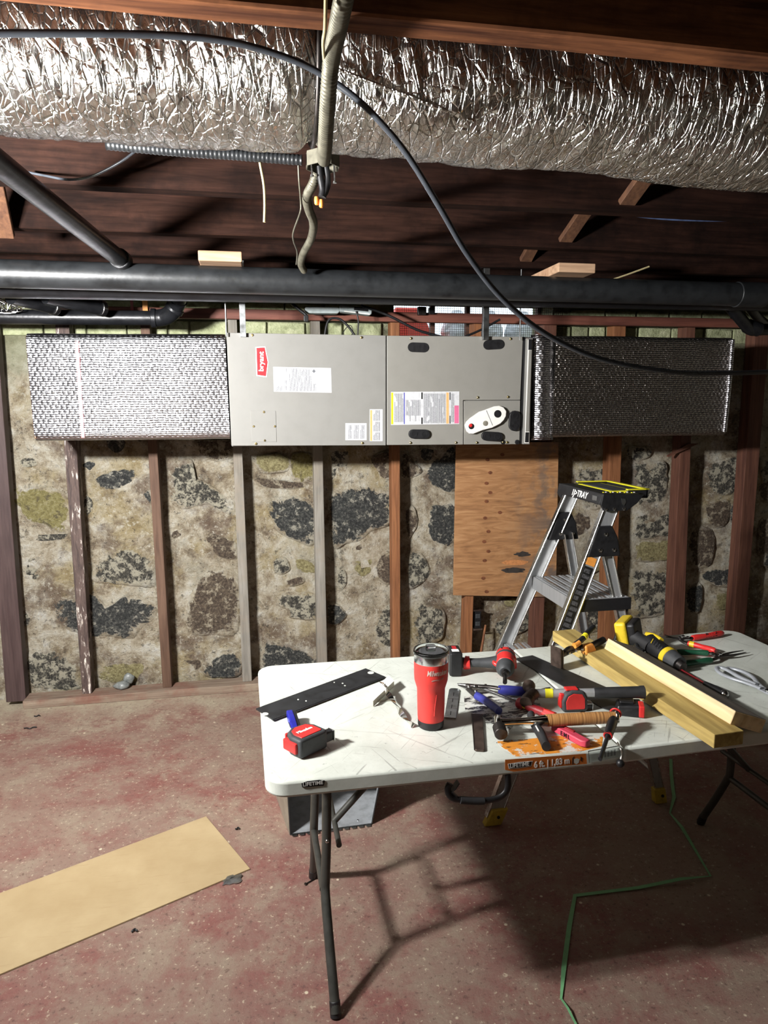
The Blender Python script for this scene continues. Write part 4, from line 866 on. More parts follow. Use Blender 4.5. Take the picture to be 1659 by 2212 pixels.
tag(tg.build('wire_tangle', m['steel'], None, 0, 2, 60), 'bright tangle of thin wires among the pipe ends at the far left', 'wire', None, 'stuff')
# ================================================================ folding table
TX, TY, TR = .0017, 1.5317, .0155
TM = Matrix.Translation((TX, TY, 0)) @ Matrix.Rotation(TR, 4, 'Z'); TI = TM.inverted()
def zt_(x, y):
    u = (TI @ Vector((x, y, 0))).x; return .741-.011*(1-abs(u-.915)/.915)
def ont(px, py, h=0.0):
    z = .737
    for _ in range(4): p = onz(px, py, z+h); z = zt_(p.x, p.y)
    return p
def rim_pt(px, py, off=0.0):
    n = Vector((math.sin(TR), -math.cos(TR), 0)); P0 = Vector((TX, TY, 0))+n*off; d = ray(px, py)
    return CP+d*((P0-CP).dot(n)/d.dot(n))
tb = thing('folding_table', 'long scratched white plastic folding table strewn with tools', 'table', M=TM)
TH = .042
def half(s):
    R = .055; L = .913; Wd = .762; P = []
    if s == 0:
        for cx, cy, a0 in ((R, Wd-R, PI/2), (R, R, PI)):
            for k in range(9): a = a0+PI/2*k/8; P.append((cx+R*math.cos(a), cy+R*math.sin(a)))
        P += [(L, 0), (L, Wd)]
    else:
        for cx, cy, a0 in ((1.83-R, R, 1.5*PI), (1.83-R, Wd-R, 0)):
            for k in range(9): a = a0+PI/2*k/8; P.append((cx+R*math.cos(a), cy+R*math.sin(a)))
        P += [(.917, Wd), (.917, 0)]
    zz = lambda u: .741-.011*(1-abs(u-.915)/.915)
    vs = [(x, y, zz(x)) for x, y in P]+[(x, y, zz(x)-TH) for x, y in P]; n = len(P)
    MB().add(vs, [tuple(range(n)), tuple(range(2*n-1, n-1, -1))]+[(i, n+i, n+(i+1) % n, (i+1) % n) for i in range(n)]).build('top_half', m['tabletop'], tb, .007, 3, 30)
half(0); half(1)
tloc = lambda p: TI @ Vector(p)
def leg_frame(mir):
    f = (lambda p: (p[0] if not mir else 1.83-p[0], p[1], p[2]))
    L = lambda p: f(tuple(tloc(p)))
    nt_ = ony(708, 1712, 1.80); ft = ony(690, 1715, 2.05)
    near = [(.166, 1.628, .012), (.161, 1.71, .14), (.158, 1.775, .245), (.160, 1.79, .29), (.166, 1.795, .42), (nt_.x, 1.80, .70)]
    far = [(.154, 2.20, .012), (.155, 2.13, .14), (.152, 2.08, .245), (.152, 2.065, .29), (.158, 2.06, .42), (ft.x, 2.05, .70)]
    for P in (near, far):
        lg = MB().tube([L(p) for p in P], .0135, 16, 4).build('leg', m['legs'], tb, 0, 2, 60)
        a = Vector(L(P[0])); b_ = Vector(L(P[1])); d = (b_-a).normalized(); MB().cyl(a-Vector((0, 0, .012)), a+d*.03, .0148, n=16).build('foot_cap', m['black'], lg, .002, 2, 40)
        rv = Vector(L(P[4])); MB().ball(rv+Vector((0, -.0135, -.01)), .006, 10).build('rivet', m['steel'], lg, 0, 2, 60)
    MB().tube([L((.153, 1.785, .262)), L((.150, 2.07, .262))], .0105, 12).build('crossbar', m['legs'], tb, 0, 2, 60)
    MB().tube([L((.17, 1.80, .697)), L((.172, 2.05, .697))], .0105, 12).build('pivot_bar', m['legs'], tb, 0, 2, 60)
    a, b_ = ony(722, 1773, 1.92), ony(788, 1699, 1.92)
    MB().tube([L(a), L(b_)], .0105, 12).build('brace', m['legs'], tb, 0, 2, 60)
    MB().tube([L((a.x, 1.80, a.z)), L((a.x, 2.055, a.z))], .008, 12).build('brace_bar', m['legs'], tb, 0, 2, 60)
leg_frame(0); leg_frame(1)
# maker's badge near the left corner and the torn edge label
n_out = Vector((math.sin(TR), -math.cos(TR), 0)); xr = Vector((math.cos(TR), math.sin(TR), 0))
def rimpoly(name, mat, pxs, t0, t1, par=tb): 
    vs = [rim_pt(x, y, t1) for x, y in pxs]+[rim_pt(x, y, t0) for x, y in pxs]; n = len(pxs)
    return MB().add(vs, [tuple(range(n)), tuple(range(2*n-1, n-1, -1))]+[(i, n+i, n+(i+1) % n, (i+1) % n) for i in range(n)]).build(name, m[mat], par, 0, 2, None, world=True)
rimpoly('badge', 'black_print', [(651, 1692), (664, 1687.5), (690, 1684.5), (702, 1686), (699.5, 1697), (653, 1701)], 0, .0012)
text('LIFETIME', .0125, basis(rim_pt(676, 1693, .0016), xr+Vector((0, 0, .012)), (0, 0, 1)), m['white_print'], tb, 'badge_lettering', 1.0, .0002, .0003)
rimpoly('edge_label', 'edgelab', [(1091, 1641), (1180, 1634.5), (1266, 1628), (1268, 1650), (1180, 1657.5), (1130, 1665), (1110, 1667), (1091, 1663)], 0, .0006)
rimpoly('label_badge', 'white_print', [(1096.5, 1650), (1124, 1645.5), (1151, 1643.5), (1147.5, 1655.5), (1122, 1659.5), (1099, 1661)], .0005, .0009)
rimpoly('label_badge_fill', 'black_print', [(1098.5, 1651), (1124, 1647), (1149, 1645), (1146, 1654.5), (1122, 1658), (1101, 1659.5)], .0008, .0011)
text('LIFETIME', .0145, basis(rim_pt(1122.5, 1652.6, .0014), xr+Vector((0, 0, .014)), (0, 0, 1)), m['white_print'], tb, 'label_lettering', .92, .0002, .0003)
text('6 ft. | 1,83 m', .0235, basis(rim_pt(1192.5, 1648, .0009), xr+Vector((0, 0, .014)), (0, 0, 1)), m['white_print'], tb, 'size_lettering', .80, .0002, .0007)
rimpoly('label_tear', 'tabletop', [(1240, 1640), (1246, 1638), (1252, 1640), (1250, 1648), (1245, 1651), (1240, 1648)], .0005, .0009)
for q in ([(1236, 1638), (1240, 1634), (1239, 1650), (1236, 1652)], [(1254, 1634), (1259, 1638), (1257, 1646), (1254, 1642)]): rimpoly('label_print', 'rusty', q, .0005, .0009)
def toppoly(name, mat, pxs, t=.0006, par=tb):
    A = [ont(x, y) for x, y in pxs]; n = len(A)
    vs = [p+Vector((0, 0, t)) for p in A]+[p for p in A]
    o = MB().add(vs, [tuple(range(n)), tuple(range(2*n-1, n-1, -1))]+[(i, n+i, n+(i+1) % n, (i+1) % n) for i in range(n)]).build(name, m[mat], par, 0, 2, None, world=True)
    return o
toppoly('torn_label', 'torn', [(1074, 1602), (1100, 1600), (1130, 1598), (1180, 1592), (1230, 1588), (1290, 1590), (1302, 1592), (1300, 1612), (1260, 1622), (1190, 1628), (1130, 1634), (1112, 1634), (1098, 1622), (1080, 1612)], .0006)
toppoly('torn_label_patch', 'tornblack', [(1002, 1506), (1030, 1496), (1060, 1494), (1100, 1500), (1160, 1505), (1170, 1530), (1130, 1545), (1080, 1600), (1130, 1597), (1125, 1601), (1072, 1605), (1070, 1570), (1040, 1545), (1005, 1535)], .0005)
# carrying handle and bungee latch
hp = [(972, 1692), (967, 1703), (970, 1716), (980, 1725), (1000, 1728), (1040, 1730), (1072, 1725), (1090, 1714), (1097, 1698), (1096, 1672)]
hn = MB().tube([ony(x, y, 1.546) for x, y in hp], .0085, 10, 5, flat=(.55, (0, 1, 0))).build('handle', m['black'], tb, 0, 2, 60, world=True)
MB().tube([ony(x, y, 1.546) for x, y in ((994, 1728), (1020, 1730), (1045, 1730.5))], .0098, 10, 4).build('grip', m['rubber'], hn, 0, 2, 60, world=True)
MB().ribbon([ony(x, y, 1.552) for x, y in ((990, 1688), (982, 1700), (974, 1708), (988, 1722), (994, 1728))], (0, .02, 0), .003).build('strap_end', m['black'], hn, 0, 2, None, world=True)
kb = MB(); kb.ball(rim_pt(1340, 1649, .012), .0105, 14); kb.build('latch_knob', m['black'], tb, 0, 2, 60, world=True)
MB().tube([rim_pt(1341, 1640, .008), rim_pt(1343, 1625, .004), ont(1340, 1617, .004), ont(1334, 1604, .003)], .0022, 8, 5).build('latch_cord', m['white'], tb, 0, 2, 60, world=True)
bp = thing('blister_pack', 'clear plastic blister pack with barcode hanging on the table edge', 'packaging', rim_pt(1310, 1645, .006))
q4 = [(1270, 1622), (1338, 1610), (1342, 1634), (1272, 1648)]
vs = [rim_pt(x, y, .001) for x, y in q4]+[rim_pt(x, y, .007) for x, y in q4]
MB().add(vs, [(0, 1, 2, 3), (7, 6, 5, 4), (0, 4, 5, 1), (1, 5, 6, 2), (2, 6, 7, 3), (3, 7, 4, 0)]).build('shell', m['clear'], bp, .001, 1, None, world=True)
for k in range(11):
    x = 1306+k*2.3; vs = [rim_pt(x, 1623-k*.45, .0076), rim_pt(x+(.7 if k % 3 else 1.4), 1623-k*.45, .0076), rim_pt(x+(.7 if k % 3 else 1.4), 1636-k*.45, .0076), rim_pt(x, 1636-k*.45, .0076)]
    MB().add(vs, [(0, 1, 2, 3)]).build('barcode_bar', m['black_print'], bp, 0, 2, None, world=True)
# ================================================================ tools on the table
def fr(a, b_, h=0.0, hb=None):
    A = ont(*a, h); Bp = ont(*b_, h if hb is None else hb); d = Bp-A
    return basis(A, d, Vector((0, 0, 1)).cross(d)), d.length
def tool(name, lab, cat, M, group=None): return thing(name, lab, cat, M=M, group=group)
# --- black slotted steel plate, left
def slab(name, lab, cat, pxs, th, mat, par_holes=(), fl=None):
    A = [ont(x, y, .001) for x, y in pxs]; n = len(A); c = sum(A, Vector())/n
    r = thing(name, lab, cat, c)
    vs = [p+Vector((0, 0, th)) for p in A]+A
    MB().add(vs, [tuple(range(n)), tuple(range(2*n-1, n-1, -1))]+[(i, n+i, n+(i+1) % n, (i+1) % n) for i in range(n)]).build('sheet', m[mat], r, 0, 2, None, world=True)
    return r
bp1 = slab('steel_plate', 'long black slotted steel plate overhanging the left table edge', 'metal plate', [(553, 1533), (790, 1446), (832, 1464), (590, 1557)], .004, 'blkmetal')
MB().add([ont(590, 1557, .005), ont(832, 1464, .005), ont(832, 1464, .0), ont(590, 1557, .0), ont(588, 1556, .005), ont(830, 1463, .005), ont(830, 1463, 0), ont(588, 1556, 0)], [(0, 1, 2, 3), (7, 6, 5, 4), (0, 4, 5, 1), (1, 5, 6, 2), (2, 6, 7, 3), (3, 7, 4, 0)]).build('folded_lip', m['blkmetal'], bp1, 0, 2, None, world=True)
for px, py, rx, ry in ((573, 1542, 7, 3.2), (801, 1453, 7, 3), (644, 1511, 2, 1.2), (661, 1514, 2, 1.2), (740, 1476, 2, 1.2), (745, 1481, 2, 1.2), (722, 1474, 1.6, 1)):
    P = [ont(px+rx*math.cos(2*PI*k/12), py+ry*math.sin(2*PI*k/12), .0052) for k in range(12)]
    MB().add(P+[p-Vector((0, 0, .0006)) for p in P], [tuple(range(12)), tuple(range(23, 11, -1))]+[(i, 12+i, 12+(i+1) % 12, (i+1) % 12) for i in range(12)]).build('slot_hole', m['tabletop'], bp1, 0, 2, None, world=True)
bp2 = slab('steel_plate', 'long black steel plate lying under the tool pile', 'metal plate', [(1112, 1424), (1150, 1417), (1330, 1495), (1375, 1520), (1345, 1545), (1300, 1530)], .003, 'blkmetal')
# --- tape measure lying on its side with a utility knife behind it
def tape(lab, M, s=1.0, word=True, mark=None):
    r = tool('tape_measure', lab, 'tape measure', M)
    prof = [(-.040, 0), (.036, 0), (.040, .006), (.038, .046), (.026, .066), (-.012, .070), (-.034, .058), (-.043, .034)]
    prof = [(x*s, z*s) for x, z in prof]; X = Matrix(((1, 0, 0, 0), (0, 0, 1, 0), (0, 1, 0, 0), (0, 0, 0, 1)))
    MB(X).prism(prof, -.022*s, .022*s).build('case', m['greyrub'], r, .006*s, 3, 40)
    inner = [(x*.74, .034*s+(z-.034*s)*.74) for x, z in prof]
    for a, b_ in ((-.0235, -.0205), (.0205, .0235)): MB(X).prism(inner, a*s, b_*s).build('side_panel', m['red'], r, .001, 2, 40)
    MB().box(-.030*s, .010*s, -.013*s, .013*s, .0655*s, .0725*s).build('red_band', m['red'], r, .003*s, 2)
    MB().box(-.0475*s, -.034*s, -.0125*s, .0125*s, .010*s, .056*s).build('back_band', m['red'], r, .003*s, 2)
    MB().box(.034*s, .060*s, -.012*s, .012*s, .004*s, .020*s).build('nose', m['black'], r, .003*s, 2)
    hk = MB(); hk.box(.058*s, .060*s, -.013*s, .013*s, -.0005, .022*s); hk.box(.040*s, .06*s, -.012*s, .012*s, .019*s, .0215*s); hk.build('hook', m['steel'], r, .0005, 1)
    MB().box(.026*s, .040*s, -.009*s, .009*s, .040*s, .056*s).build('lock_button', m['red'], r, .003*s, 2)
    MB().box(-.03*s, .026*s, .0255*s, .028*s, .02*s, .05*s).build('belt_clip', m['dark_steel'], r, .002*s, 2)
    return r
# first one lies on its side: its round flat face points up
A, Bp = ont(640, 1640, 0), ont(704, 1605, 0)
Mt = basis((A+Bp)/2+Vector((-.006, .004, .023)), (.72, .66, 0), (0, 0, 1))
t1 = tape('red and grey tape measure lying near the left table corner', Matrix.Translation(((A+Bp)/2+Vector((-.012, .006, .0275)))) @ Matrix.Rotation(.60, 4, 'Z') @ Matrix.Rotation(-PI/2, 4, 'X') @ Matrix.Translation((0, 0, -.034)), 1.12)
c = ROOT[t1.name]
text('Milwaukee', .0155, c @ basis((-.003, -.0285, .040), (-.97, 0, .25), (.25, 0, .97)) if False else c @ basis((-.002, -.0268, .038), (1, 0, 0), (0, 0, 1)), m['white_print'], t1, 'lettering', .7, .0003, .0004)
uk = tool('utility_knife', 'blue folding utility knife behind the left tape measure', 'knife', fr((640, 1596), (626, 1558), .0)[0])
Mk, Lk = fr((640, 1596), (626, 1558), .0)
XZl = Matrix(((1, 0, 0, 0), (0, 0, 1, 0), (0, 1, 0, 0), (0, 0, 0, 1)))
MB(XZl).prism([(-.03, .0), (.05, .0), (.085, .006), (Lk+.004, .018), (Lk, .034), (.06, .032), (.0, .022), (-.03, .02)], -.009, .009).build('handle', m['blue2'], uk, .003, 2, 40)
MB(XZl).prism([(.0, .018), (.06, .029), (Lk-.006, .033), (Lk+.002, .024), (.06, .024)], -.0165, -.006).build('blade_holder', m['black'], uk, .001, 2, 40)
MB().box(.02, .06, .009, .0115, .008, .022).build('belt_clip', m['steel'], uk, .001, 1)
MB(Matrix.Translation((Lk-.014, -.017, .028)) @ Matrix.Rotation(PI/2, 4, 'X')).lathe([(.004, -.001), (.004, .001), (.002, .002)], 10).build('pin', m['brass'], uk, 0, 2, 40)
# --- tumbler
cb_ = ont(933, 1572, 0); cup = thing('tumbler', 'red insulated steel tumbler with a clear lid', 'tumbler', cb_+Vector((0, .012, 0)))
R = [(.0355, .022), (.0365, .03), (.0375, .06), (.038, .10), (.0385, .112), (.0415, .122), (.0455, .136), (.0465, .15), (.0468, .183), (.0465, .188)]
MB().lathe(R, 48).build('body', m['redpaint'], cup, 0, 2, 50)
MB().lathe([(.031, 0), (.0345, .002), (.036, .008), (.036, .022), (.034, .0225)], 48).build('rubber_base', m['black'], cup, 0, 2, 50)
MB().lathe([(.0463, .188), (.0468, .189), (.0470, .2125), (.0448, .2130), (.0445, .2), (.03, .198)], 48).build('steel_rim', m['steel'], cup, 0, 2, 50)
MB().lathe([(.0472, .2095), (.0485, .2105), (.049, .219), (.0475, .2225), (.044, .2205), (.0425, .2135), (.036, .2125), (.034, .2165), (.02, .2165), (.0005, .2165)], 48, None, False).build('lid', m['clear'], cup, 0, 2, 60)
MB().lathe([(.0435, .206), (.0435, .209), (.0005, .209)], 40, None, False).build('gasket_well', m['dark_steel'], cup, 0, 2, 60)
MB(Matrix.Translation((.004, .022, .218))).prism(rrect(.026, .02, .005), 0, .006).build('slider', m['clear'], cup, .001, 2)
# silver script wrapped on the body
def wrap_text(body, size, par, z, ang0, rad, mat, cx=.8, shear=.15, name='lettering'):
    o = text(body, size, ROOT[par.name], mat, par, name, cx, .0002, .0003, shear)
    sd = o.modifiers if False else None
    bm = bmesh.new(); bm.from_mesh(o.data); bmesh.ops.triangulate(bm, faces=bm.faces); bmesh.ops.subdivide_edges(bm, edges=[e for e in bm.edges if e.calc_length() > .004], cuts=2); bm.to_mesh(o.data); bm.free()
    for v in o.data.vertices:
        a = ang0+v.co.x/rad; rr = rad+.0003+v.co.z; y = v.co.y; v.co = (rr*math.cos(a), rr*math.sin(a), z+y)
    return o
view = math.atan2(-(cb_.y), -cb_.x)      # direction from the cup to the camera
wrap_text('Milwaukee', .021, cup, .168, view+.42, .0468, m['silverprint'], .68, .2)
sw = text('~', .03, ROOT[cup.name], m['silverprint'], cup, 'swoosh', 2.0, .0002, .0006)
for v in sw.data.vertices:
    a = view+.40+v.co.x/.0468; v.co = (.0472*math.cos(a), .0472*math.sin(a), .151+v.co.y*.8+v.co.x*.1)
MB().tube([Vector((.0378*math.cos(view+.42), .0378*math.sin(view+.42), .105)), Vector((.0372*math.cos(view+.30), .0372*math.sin(view+.30), .07)), Vector((.0368*math.cos(view+.26), .0368*math.sin(view+.26), .045))], .0012, 6, 3).build('embossed_line', m['redpaint'], cup, 0, 2, 60)
# --- bent sheet metal clip with a twisted strip
br = thing('sheet_metal_bracket', 'small bent white sheet metal bracket left of the tumbler', 'bracket', ont(822, 1500, 0))
MB().add([ont(796, 1498, .02), ont(840, 1459, .03), ont(851, 1471, .03), ont(806, 1514, .02)]+[ont(796, 1498, .0185), ont(840, 1459, .0285), ont(851, 1471, .0285), ont(806, 1514, .0185)], [(0, 1, 2, 3), (7, 6, 5, 4), (0, 4, 5, 1), (1, 5, 6, 2), (2, 6, 7, 3), (3, 7, 4, 0)]).build('top_flap', m['white'], br, 0, 2, None, world=True)
a0, a1 = ont(851, 1471, .029), ont(806, 1514, .019)
MB().ribbon([(a0+a1)/2+(a0-a1)*k*.5-Vector((0, 0, .0095)) for k in (-1, -.5, 0, .5, 1)], (0, 0, .017), .0012).build('side_flap', m['galv_pale'], br, 0, 2, None, world=True)
MB().ribbon([ont(806, 1516, .001), ont(845, 1512, .001)], (0, .012, 0), .0012).build('foot_flap', m['galv_pale'], br, 0, 2, None, world=True)
sp_ = [ont(824, 1474, .034), ont(834, 1492, .030), ont(845, 1508, .022), ont(858, 1528, .014), ont(870, 1545, .010), ont(880, 1558, .008), ont(893, 1568, .006)]
tw = MB(); P = spline(sp_, 8); vs = []; fs = []
for i, p in enumerate(P):
    t = (P[min(i+1, len(P)-1)]-P[max(i-1, 0)]).normalized(); a = i*.17+.4; u = t.cross(Vector((0, 0, 1))).normalized(); w = u.cross(t)
    d = (u*math.cos(a)+w*math.sin(a))*.0075; e_ = t.cross(d).normalized()*.0011; vs += [p-d-e_, p+d-e_, p+d+e_, p-d+e_]
for i in range(len(P)-1):
    for k in range(4): j = (k+1) % 4; fs.append((i*4+k, i*4+j, i*4+4+j, i*4+4+k))
fs += [(3, 2, 1, 0), tuple(range(len(vs)-4, len(vs)))]
tag(tw.add(vs, fs).build('twisted_strip', m['chrome'], None, 0, 2, 40), 'twisted shiny metal strip between the bracket and the tumbler', 'metal strip')
# --- galvanised slotted strip right of the tumbler
Mg, Lg = fr((972, 1552), (982, 1488), .001)
gs = tool('slotted_strip', 'short galvanised slotted strip right of the tumbler', 'metal strip', Mg)
MB().prism([(0, -.0165), (Lg-.012, -.0165), (Lg-.002, -.011), (Lg, 0), (Lg-.002, .011), (Lg-.012, .0165), (0, .0165)], 0, .0025).build('strip', m['galv'], gs, .0005, 1)
for x in (.03, .075, .12, .165): MB().box(x-.012, x+.012, -.0012, .0012, .0022, .003).build('slot', m['black'], gs)
for x in (.0, .06, .13): MB().box(x, x+.002, -.0165, .0165, .0022, .0034).build('rib', m['steel'], gs)
# --- dark flat file
Mf, Lf = fr((1036, 1624), (1030, 1545), .001)
fl = tool('flat_bar', 'dark flat steel bar lying below the tumbler shadow', 'metal bar', Mf)
MB().prism([(.004, -.013), (Lf, -.0165), (Lf, .0165), (.004, .013), (0, .009), (0, -.009)], 0, .005).build('bar', m['rusty'], fl, .001, 1)
MB().box(.0, Lf, .0125, .0145, .004, .0062).build('raised_edge', m['dark_steel'], fl, .0004, 1)
# --- red and black impact driver lying on its side
Mi, Li = fr((985, 1432), (1095, 1430), .036)
imp = tool('impact_driver', 'red and black cordless impact driver lying behind the tumbler', 'power tool', Mi)
MB().box(-.026, .016, -.034, .046, -.034, .046).build('battery', m['black'], imp, .006, 2)
MB().box(-.018, .008, -.028, .038, .0455, .0472).build('battery_label', m['black_print'], imp, .001, 1)
MB().box(-.017, .006, -.022, .0, .047, .0478).build('battery_print', m['white_print'], imp, 0)
MB().box(-.012, .002, -.0, .03, .047, .0478).build('battery_print', m['badge'], imp, 0)
MB().tube([(.012, .004, 0), (.03, .0, .001), (.07, -.006, .002), (.115, -.012, .004), (.15, -.014, .006)], lambda t: .026-.009*math.sin(PI*min(1, t*1.15)), 18, 6, flat=(.82, (0, 0, 1))).build('grip', m['greyrub'], imp, 0, 2, 50)
MB().tube([(.03, .002, .0), (.036, .0, .0), (.046, -.002, .001)], lambda t: .0262-.002*t, 18, 3, flat=(.84, (0, 0, 1))).build('red_collar', m['red'], imp, 0, 2, 50)
hd = Vector((-.25, -1, -.10)).normalized()
h0 = Vector((.172, .026, .012))
MB().tube([h0-hd*.012, h0+hd*.0, h0+hd*.05, h0+hd*.078], lambda t: (.027, .033, .034, .031)[min(3, int(t*3.99))], 18).build('motor_housing', m['red'], imp, .003, 2, 40)
MB().tube([h0+hd*.022, h0+hd*.036], .0345, 18).build('vent_band', m['greyrub'], imp, .001, 1, 40)
nz_ = MB(); A_ = h0+hd*.077
nz_.lathe([(.029, 0), (.030, .004), (.0295, .020), (.024, .034), (.020, .042), (.017, .0445)], 24, Matrix.Translation(A_) @ hd.to_track_quat('Z', 'Y').to_matrix().to_4x4()); nz_.build('nose_cone', m['greyrub'], imp, 0, 2, 40)
ck = MB(); ck.lathe([(.0125, .044), (.0125, .058), (.010, .062), (.006, .062)], 18, Matrix.Translation(A_) @ hd.to_track_quat('Z', 'Y').to_matrix().to_4x4()); ck.build('chuck', m['dark_steel'], imp, 0, 2, 40)
bt = MB(); bt.cyl(A_+hd*.06, A_+hd*.082, .0042, n=6); bt.cyl(A_+hd*.082, A_+hd*.112, .0068, n=12); bt.build('hex_bit', m['dark_steel'], imp, 0, 2, 40)
MB().hexa([(.135, -.03, -.016), (.20, -.03, -.016), (.20, .02, -.016), (.135, .006, -.016)], [(.135, -.026, .026), (.195, -.028, .03), (.195, .018, .03), (.14, .006, .026)]).build('red_shoulder', m['red'], imp, .008, 2)
MB().tube([(.118, -.018, .012), (.12, -.03, .01), (.128, -.04, .006), (.145, -.045, .002), (.16, -.04, .0)], .007, 12, 4).build('red_guard', m['red'], imp, 0, 2, 50)
MB().tube([(.122, -.022, .008), (.128, -.033, .006), (.14, -.038, .004)], .009, 12, 4).build('trigger', m['black'], imp, 0, 2, 50)
for x, y in ((.156, .018), (.182, .014), (.178, -.012)): MB(Matrix.Translation((x, y, .042))).lathe([(.003, 0), (.003, .002)], 8).build('screw', m['black'], imp)
# --- claw hammer with stacked leather grip
Mh, Lh = fr((1078, 1561), (1333, 1549), .032, .048)
hm = tool('claw_hammer', 'claw hammer with a stacked leather grip lying across the tool pile', 'hammer', Mh)
MB().tube([(.125, 0, 0), (.14, 0, 0), (.18, 0, 0), (.24, 0, 0), (.29, 0, 0), (Lh-.004, 0, 0)], lambda t: .0125+.003*math.sin(PI*(.15+.8*t)), 20, 5, flat=(1.12, (0, 0, 1))).build('leather_grip', m['leather'], hm, 0, 2, 50)
MB().tube([(Lh-.006, 0, 0), (Lh+.003, 0, 0)], .0155, 20, flat=(1.12, (0, 0, 1))).build('pommel', m['chrome'], hm, .003, 2, 40)
MB().tube([(.0, 0, .0), (.03, 0, 0), (.07, 0, 0), (.10, 0, 0), (.128, 0, 0)], lambda t: .013-.004*math.sin(PI*t)+.003*t, 16, 4).build('steel_shank', m['chrome'], hm, 0, 2, 50)
hh = MB(); hh.tube([(-.004, -.020, -.002), (-.004, -.042, -.004), (-.004, -.056, -.006)], .0175, 16); hh.build('striking_face', m['dark_steel'], hm, .002, 2, 40)
MB().tube([(-.004, -.024, -.002), (-.002, 0, .002), (.0, .02, .002)], .012, 12, 3).build('head', m['chrome'], hm, 0, 2, 50)
for s in (-1, 1): MB().tube([(.0, .016, .0), (-.002+.004*s, .04, -.004+.0*s), (.002+.008*s, .062, -.012), (.01+.010*s, .078, -.02)], lambda t: .009-.006*t, 10, 4).build('claw', m['dark_steel'], hm, 0, 2, 50)
# --- second hammer: ball end, silver shaft, black rubber handle
Mb, Lb = fr((1158, 1498), (1392, 1495), .042, .062)
h2 = tool('ball_hammer', 'ball-peen hammer with silver shaft and black rubber grip', 'hammer', Mb)
MB().tube([(.165, 0, 0), (.18, 0, 0), (.24, 0, .0), (.29, 0, 0), (Lb-.012, 0, 0), (Lb+.002, 0, 0)], lambda t: .0145+.0045*t-.006*max(0, t-.96)*20, 20, 5).build('rubber_grip', m['rubber'], h2, 0, 2, 50)
MB().tube([(.0, 0, 0), (.17, 0, 0)], .0105, 16, flat=(1.25, (0, 0, 1))).build('shaft', m['alu'], h2, 0, 2, 50)
MB().tube([(.026, 0, 0), (.048, 0, 0)], .0112, 16, flat=(1.25, (0, 0, 1))).build('yellow_sticker', m['lemon'], h2, 0, 2, 50)
MB().tube([(-.026, -.03, -.004), (-.014, -.012, 0), (-.004, 0, 0)], .0175, 14).build('head', m['rusty'], h2, .003, 2, 40)
MB().ball((-.018, .036, .008), .0195, 16).build('ball_peen', m['rusty'], h2, 0, 2, 60)
MB().tube([(-.012, .004, .002), (-.018, .026, .006)], .0125, 14).build('neck', m['rusty'], h2, 0, 2, 60)
MB().tube([(-.024, -.028, -.004), (-.032, -.048, -.008)], .0195, 14).build('striking_face', m['rusty'], h2, .002, 2, 40)
MB().prism([(0, .012), (.03, .03), (.045, .034), (.04, .02), (.012, .008)], .0, .006).build('cheek', m['rusty'], h2, .002, 2)
# --- blue handled crimpers
def snips(name, lab, M, L, hmat, band=None, jaw='dark_steel', spread=.22, hl=.11, gripr=.0095, rest=0.0, jl=.07):
    r = tool(name, lab, 'snips', M)
    for s in (1, -1):
        o = MB().tube([(.0, .006*s, .012), (.03, .016*s, .012), (.055, .012*s+.25*spread*.06*s, .012), (.07, .014*s+spread*.09*s, .012)], lambda t: .0085-.002*t, 12, 4, flat=(.6, (0, 0, 1))).build('lever', m[jaw], r, 0, 2, 50)
        P = [(.068, .014*s+spread*.08*s, .012), (.10, .02*s+spread*.26*s*.6, .013), (.068+hl*.75, .024*s+spread*.5*s*.5, .013), (.068+hl, .024*s+spread*.62*s*.5, .012)]
        g = MB().tube(P, lambda t: gripr*(1+.12*math.sin(t*9)), 14, 5, flat=(.85, (0, 0, 1))).build('grip', m[hmat], r, 0, 2, 50)
        if band: MB().tube(P[:2], lambda t: gripr*1.08, 14, 1, flat=(.85, (0, 0, 1))).build('band', m[band], r, 0, 2, 50)
        MB(Matrix.Rotation(-.06*s, 4, 'Z')).prism([(.006, .0), (-.01, .009*s), (-.04, .008*s), (-jl, .0015*s), (-jl, 0), (-.03, -.002*s)], .009 if s > 0 else .0125, .0122 if s > 0 else .016).build('jaw', m['steel' if jaw == 'steel' else 'dark_steel'], r, .0006, 1)
    for x, y in ((0, 0), (.026, .012), (.026, -.012)): MB(Matrix.Translation((x, y, .0155))).lathe([(.006, 0), (.006, .003), (.0035, .0045)], 12).build('pivot_bolt', m['steel'], r, 0, 2, 40)
    return r
# crimper with blue grips: long lever and short lever at a wide angle
Mc, Lc = fr((1012, 1490), (1150, 1492), .012)
cr_ = tool('crimper', 'blue-handled crimping snips lying open in front of the impact driver', 'snips', Mc)
up_ = [ont(1030, 1484, .03), ont(1060, 1487, .034), ont(1082, 1490, .036)]; iv = Mc.inverted()
L_ = lambda px, py, h: tuple(iv @ ont(px, py, h))
MB().tube([L_(1008, 1480, .02), L_(1030, 1482, .026), L_(1060, 1484, .03), L_(1082, 1488, .032)], .0075, 12, 4, flat=(.7, (0, 0, 1))).build('upper_lever', m['dark_steel'], cr_, 0, 2, 50)
MB().tube([L_(1076, 1490, .026), L_(1090, 1491, .026), L_(1120, 1493, .026), L_(1149, 1495, .025)], lambda t: .0118+.002*math.sin(PI*t), 14, 5, flat=(1.1, (0, 0, 1))).build('grip', m['blue'], cr_, 0, 2, 50)
MB().tube([L_(1010, 1486, .014), L_(1022, 1497, .016), L_(1034, 1506, .016)], .0085, 12, 4).build('lower_lever', m['dark_steel'], cr_, 0, 2, 50)
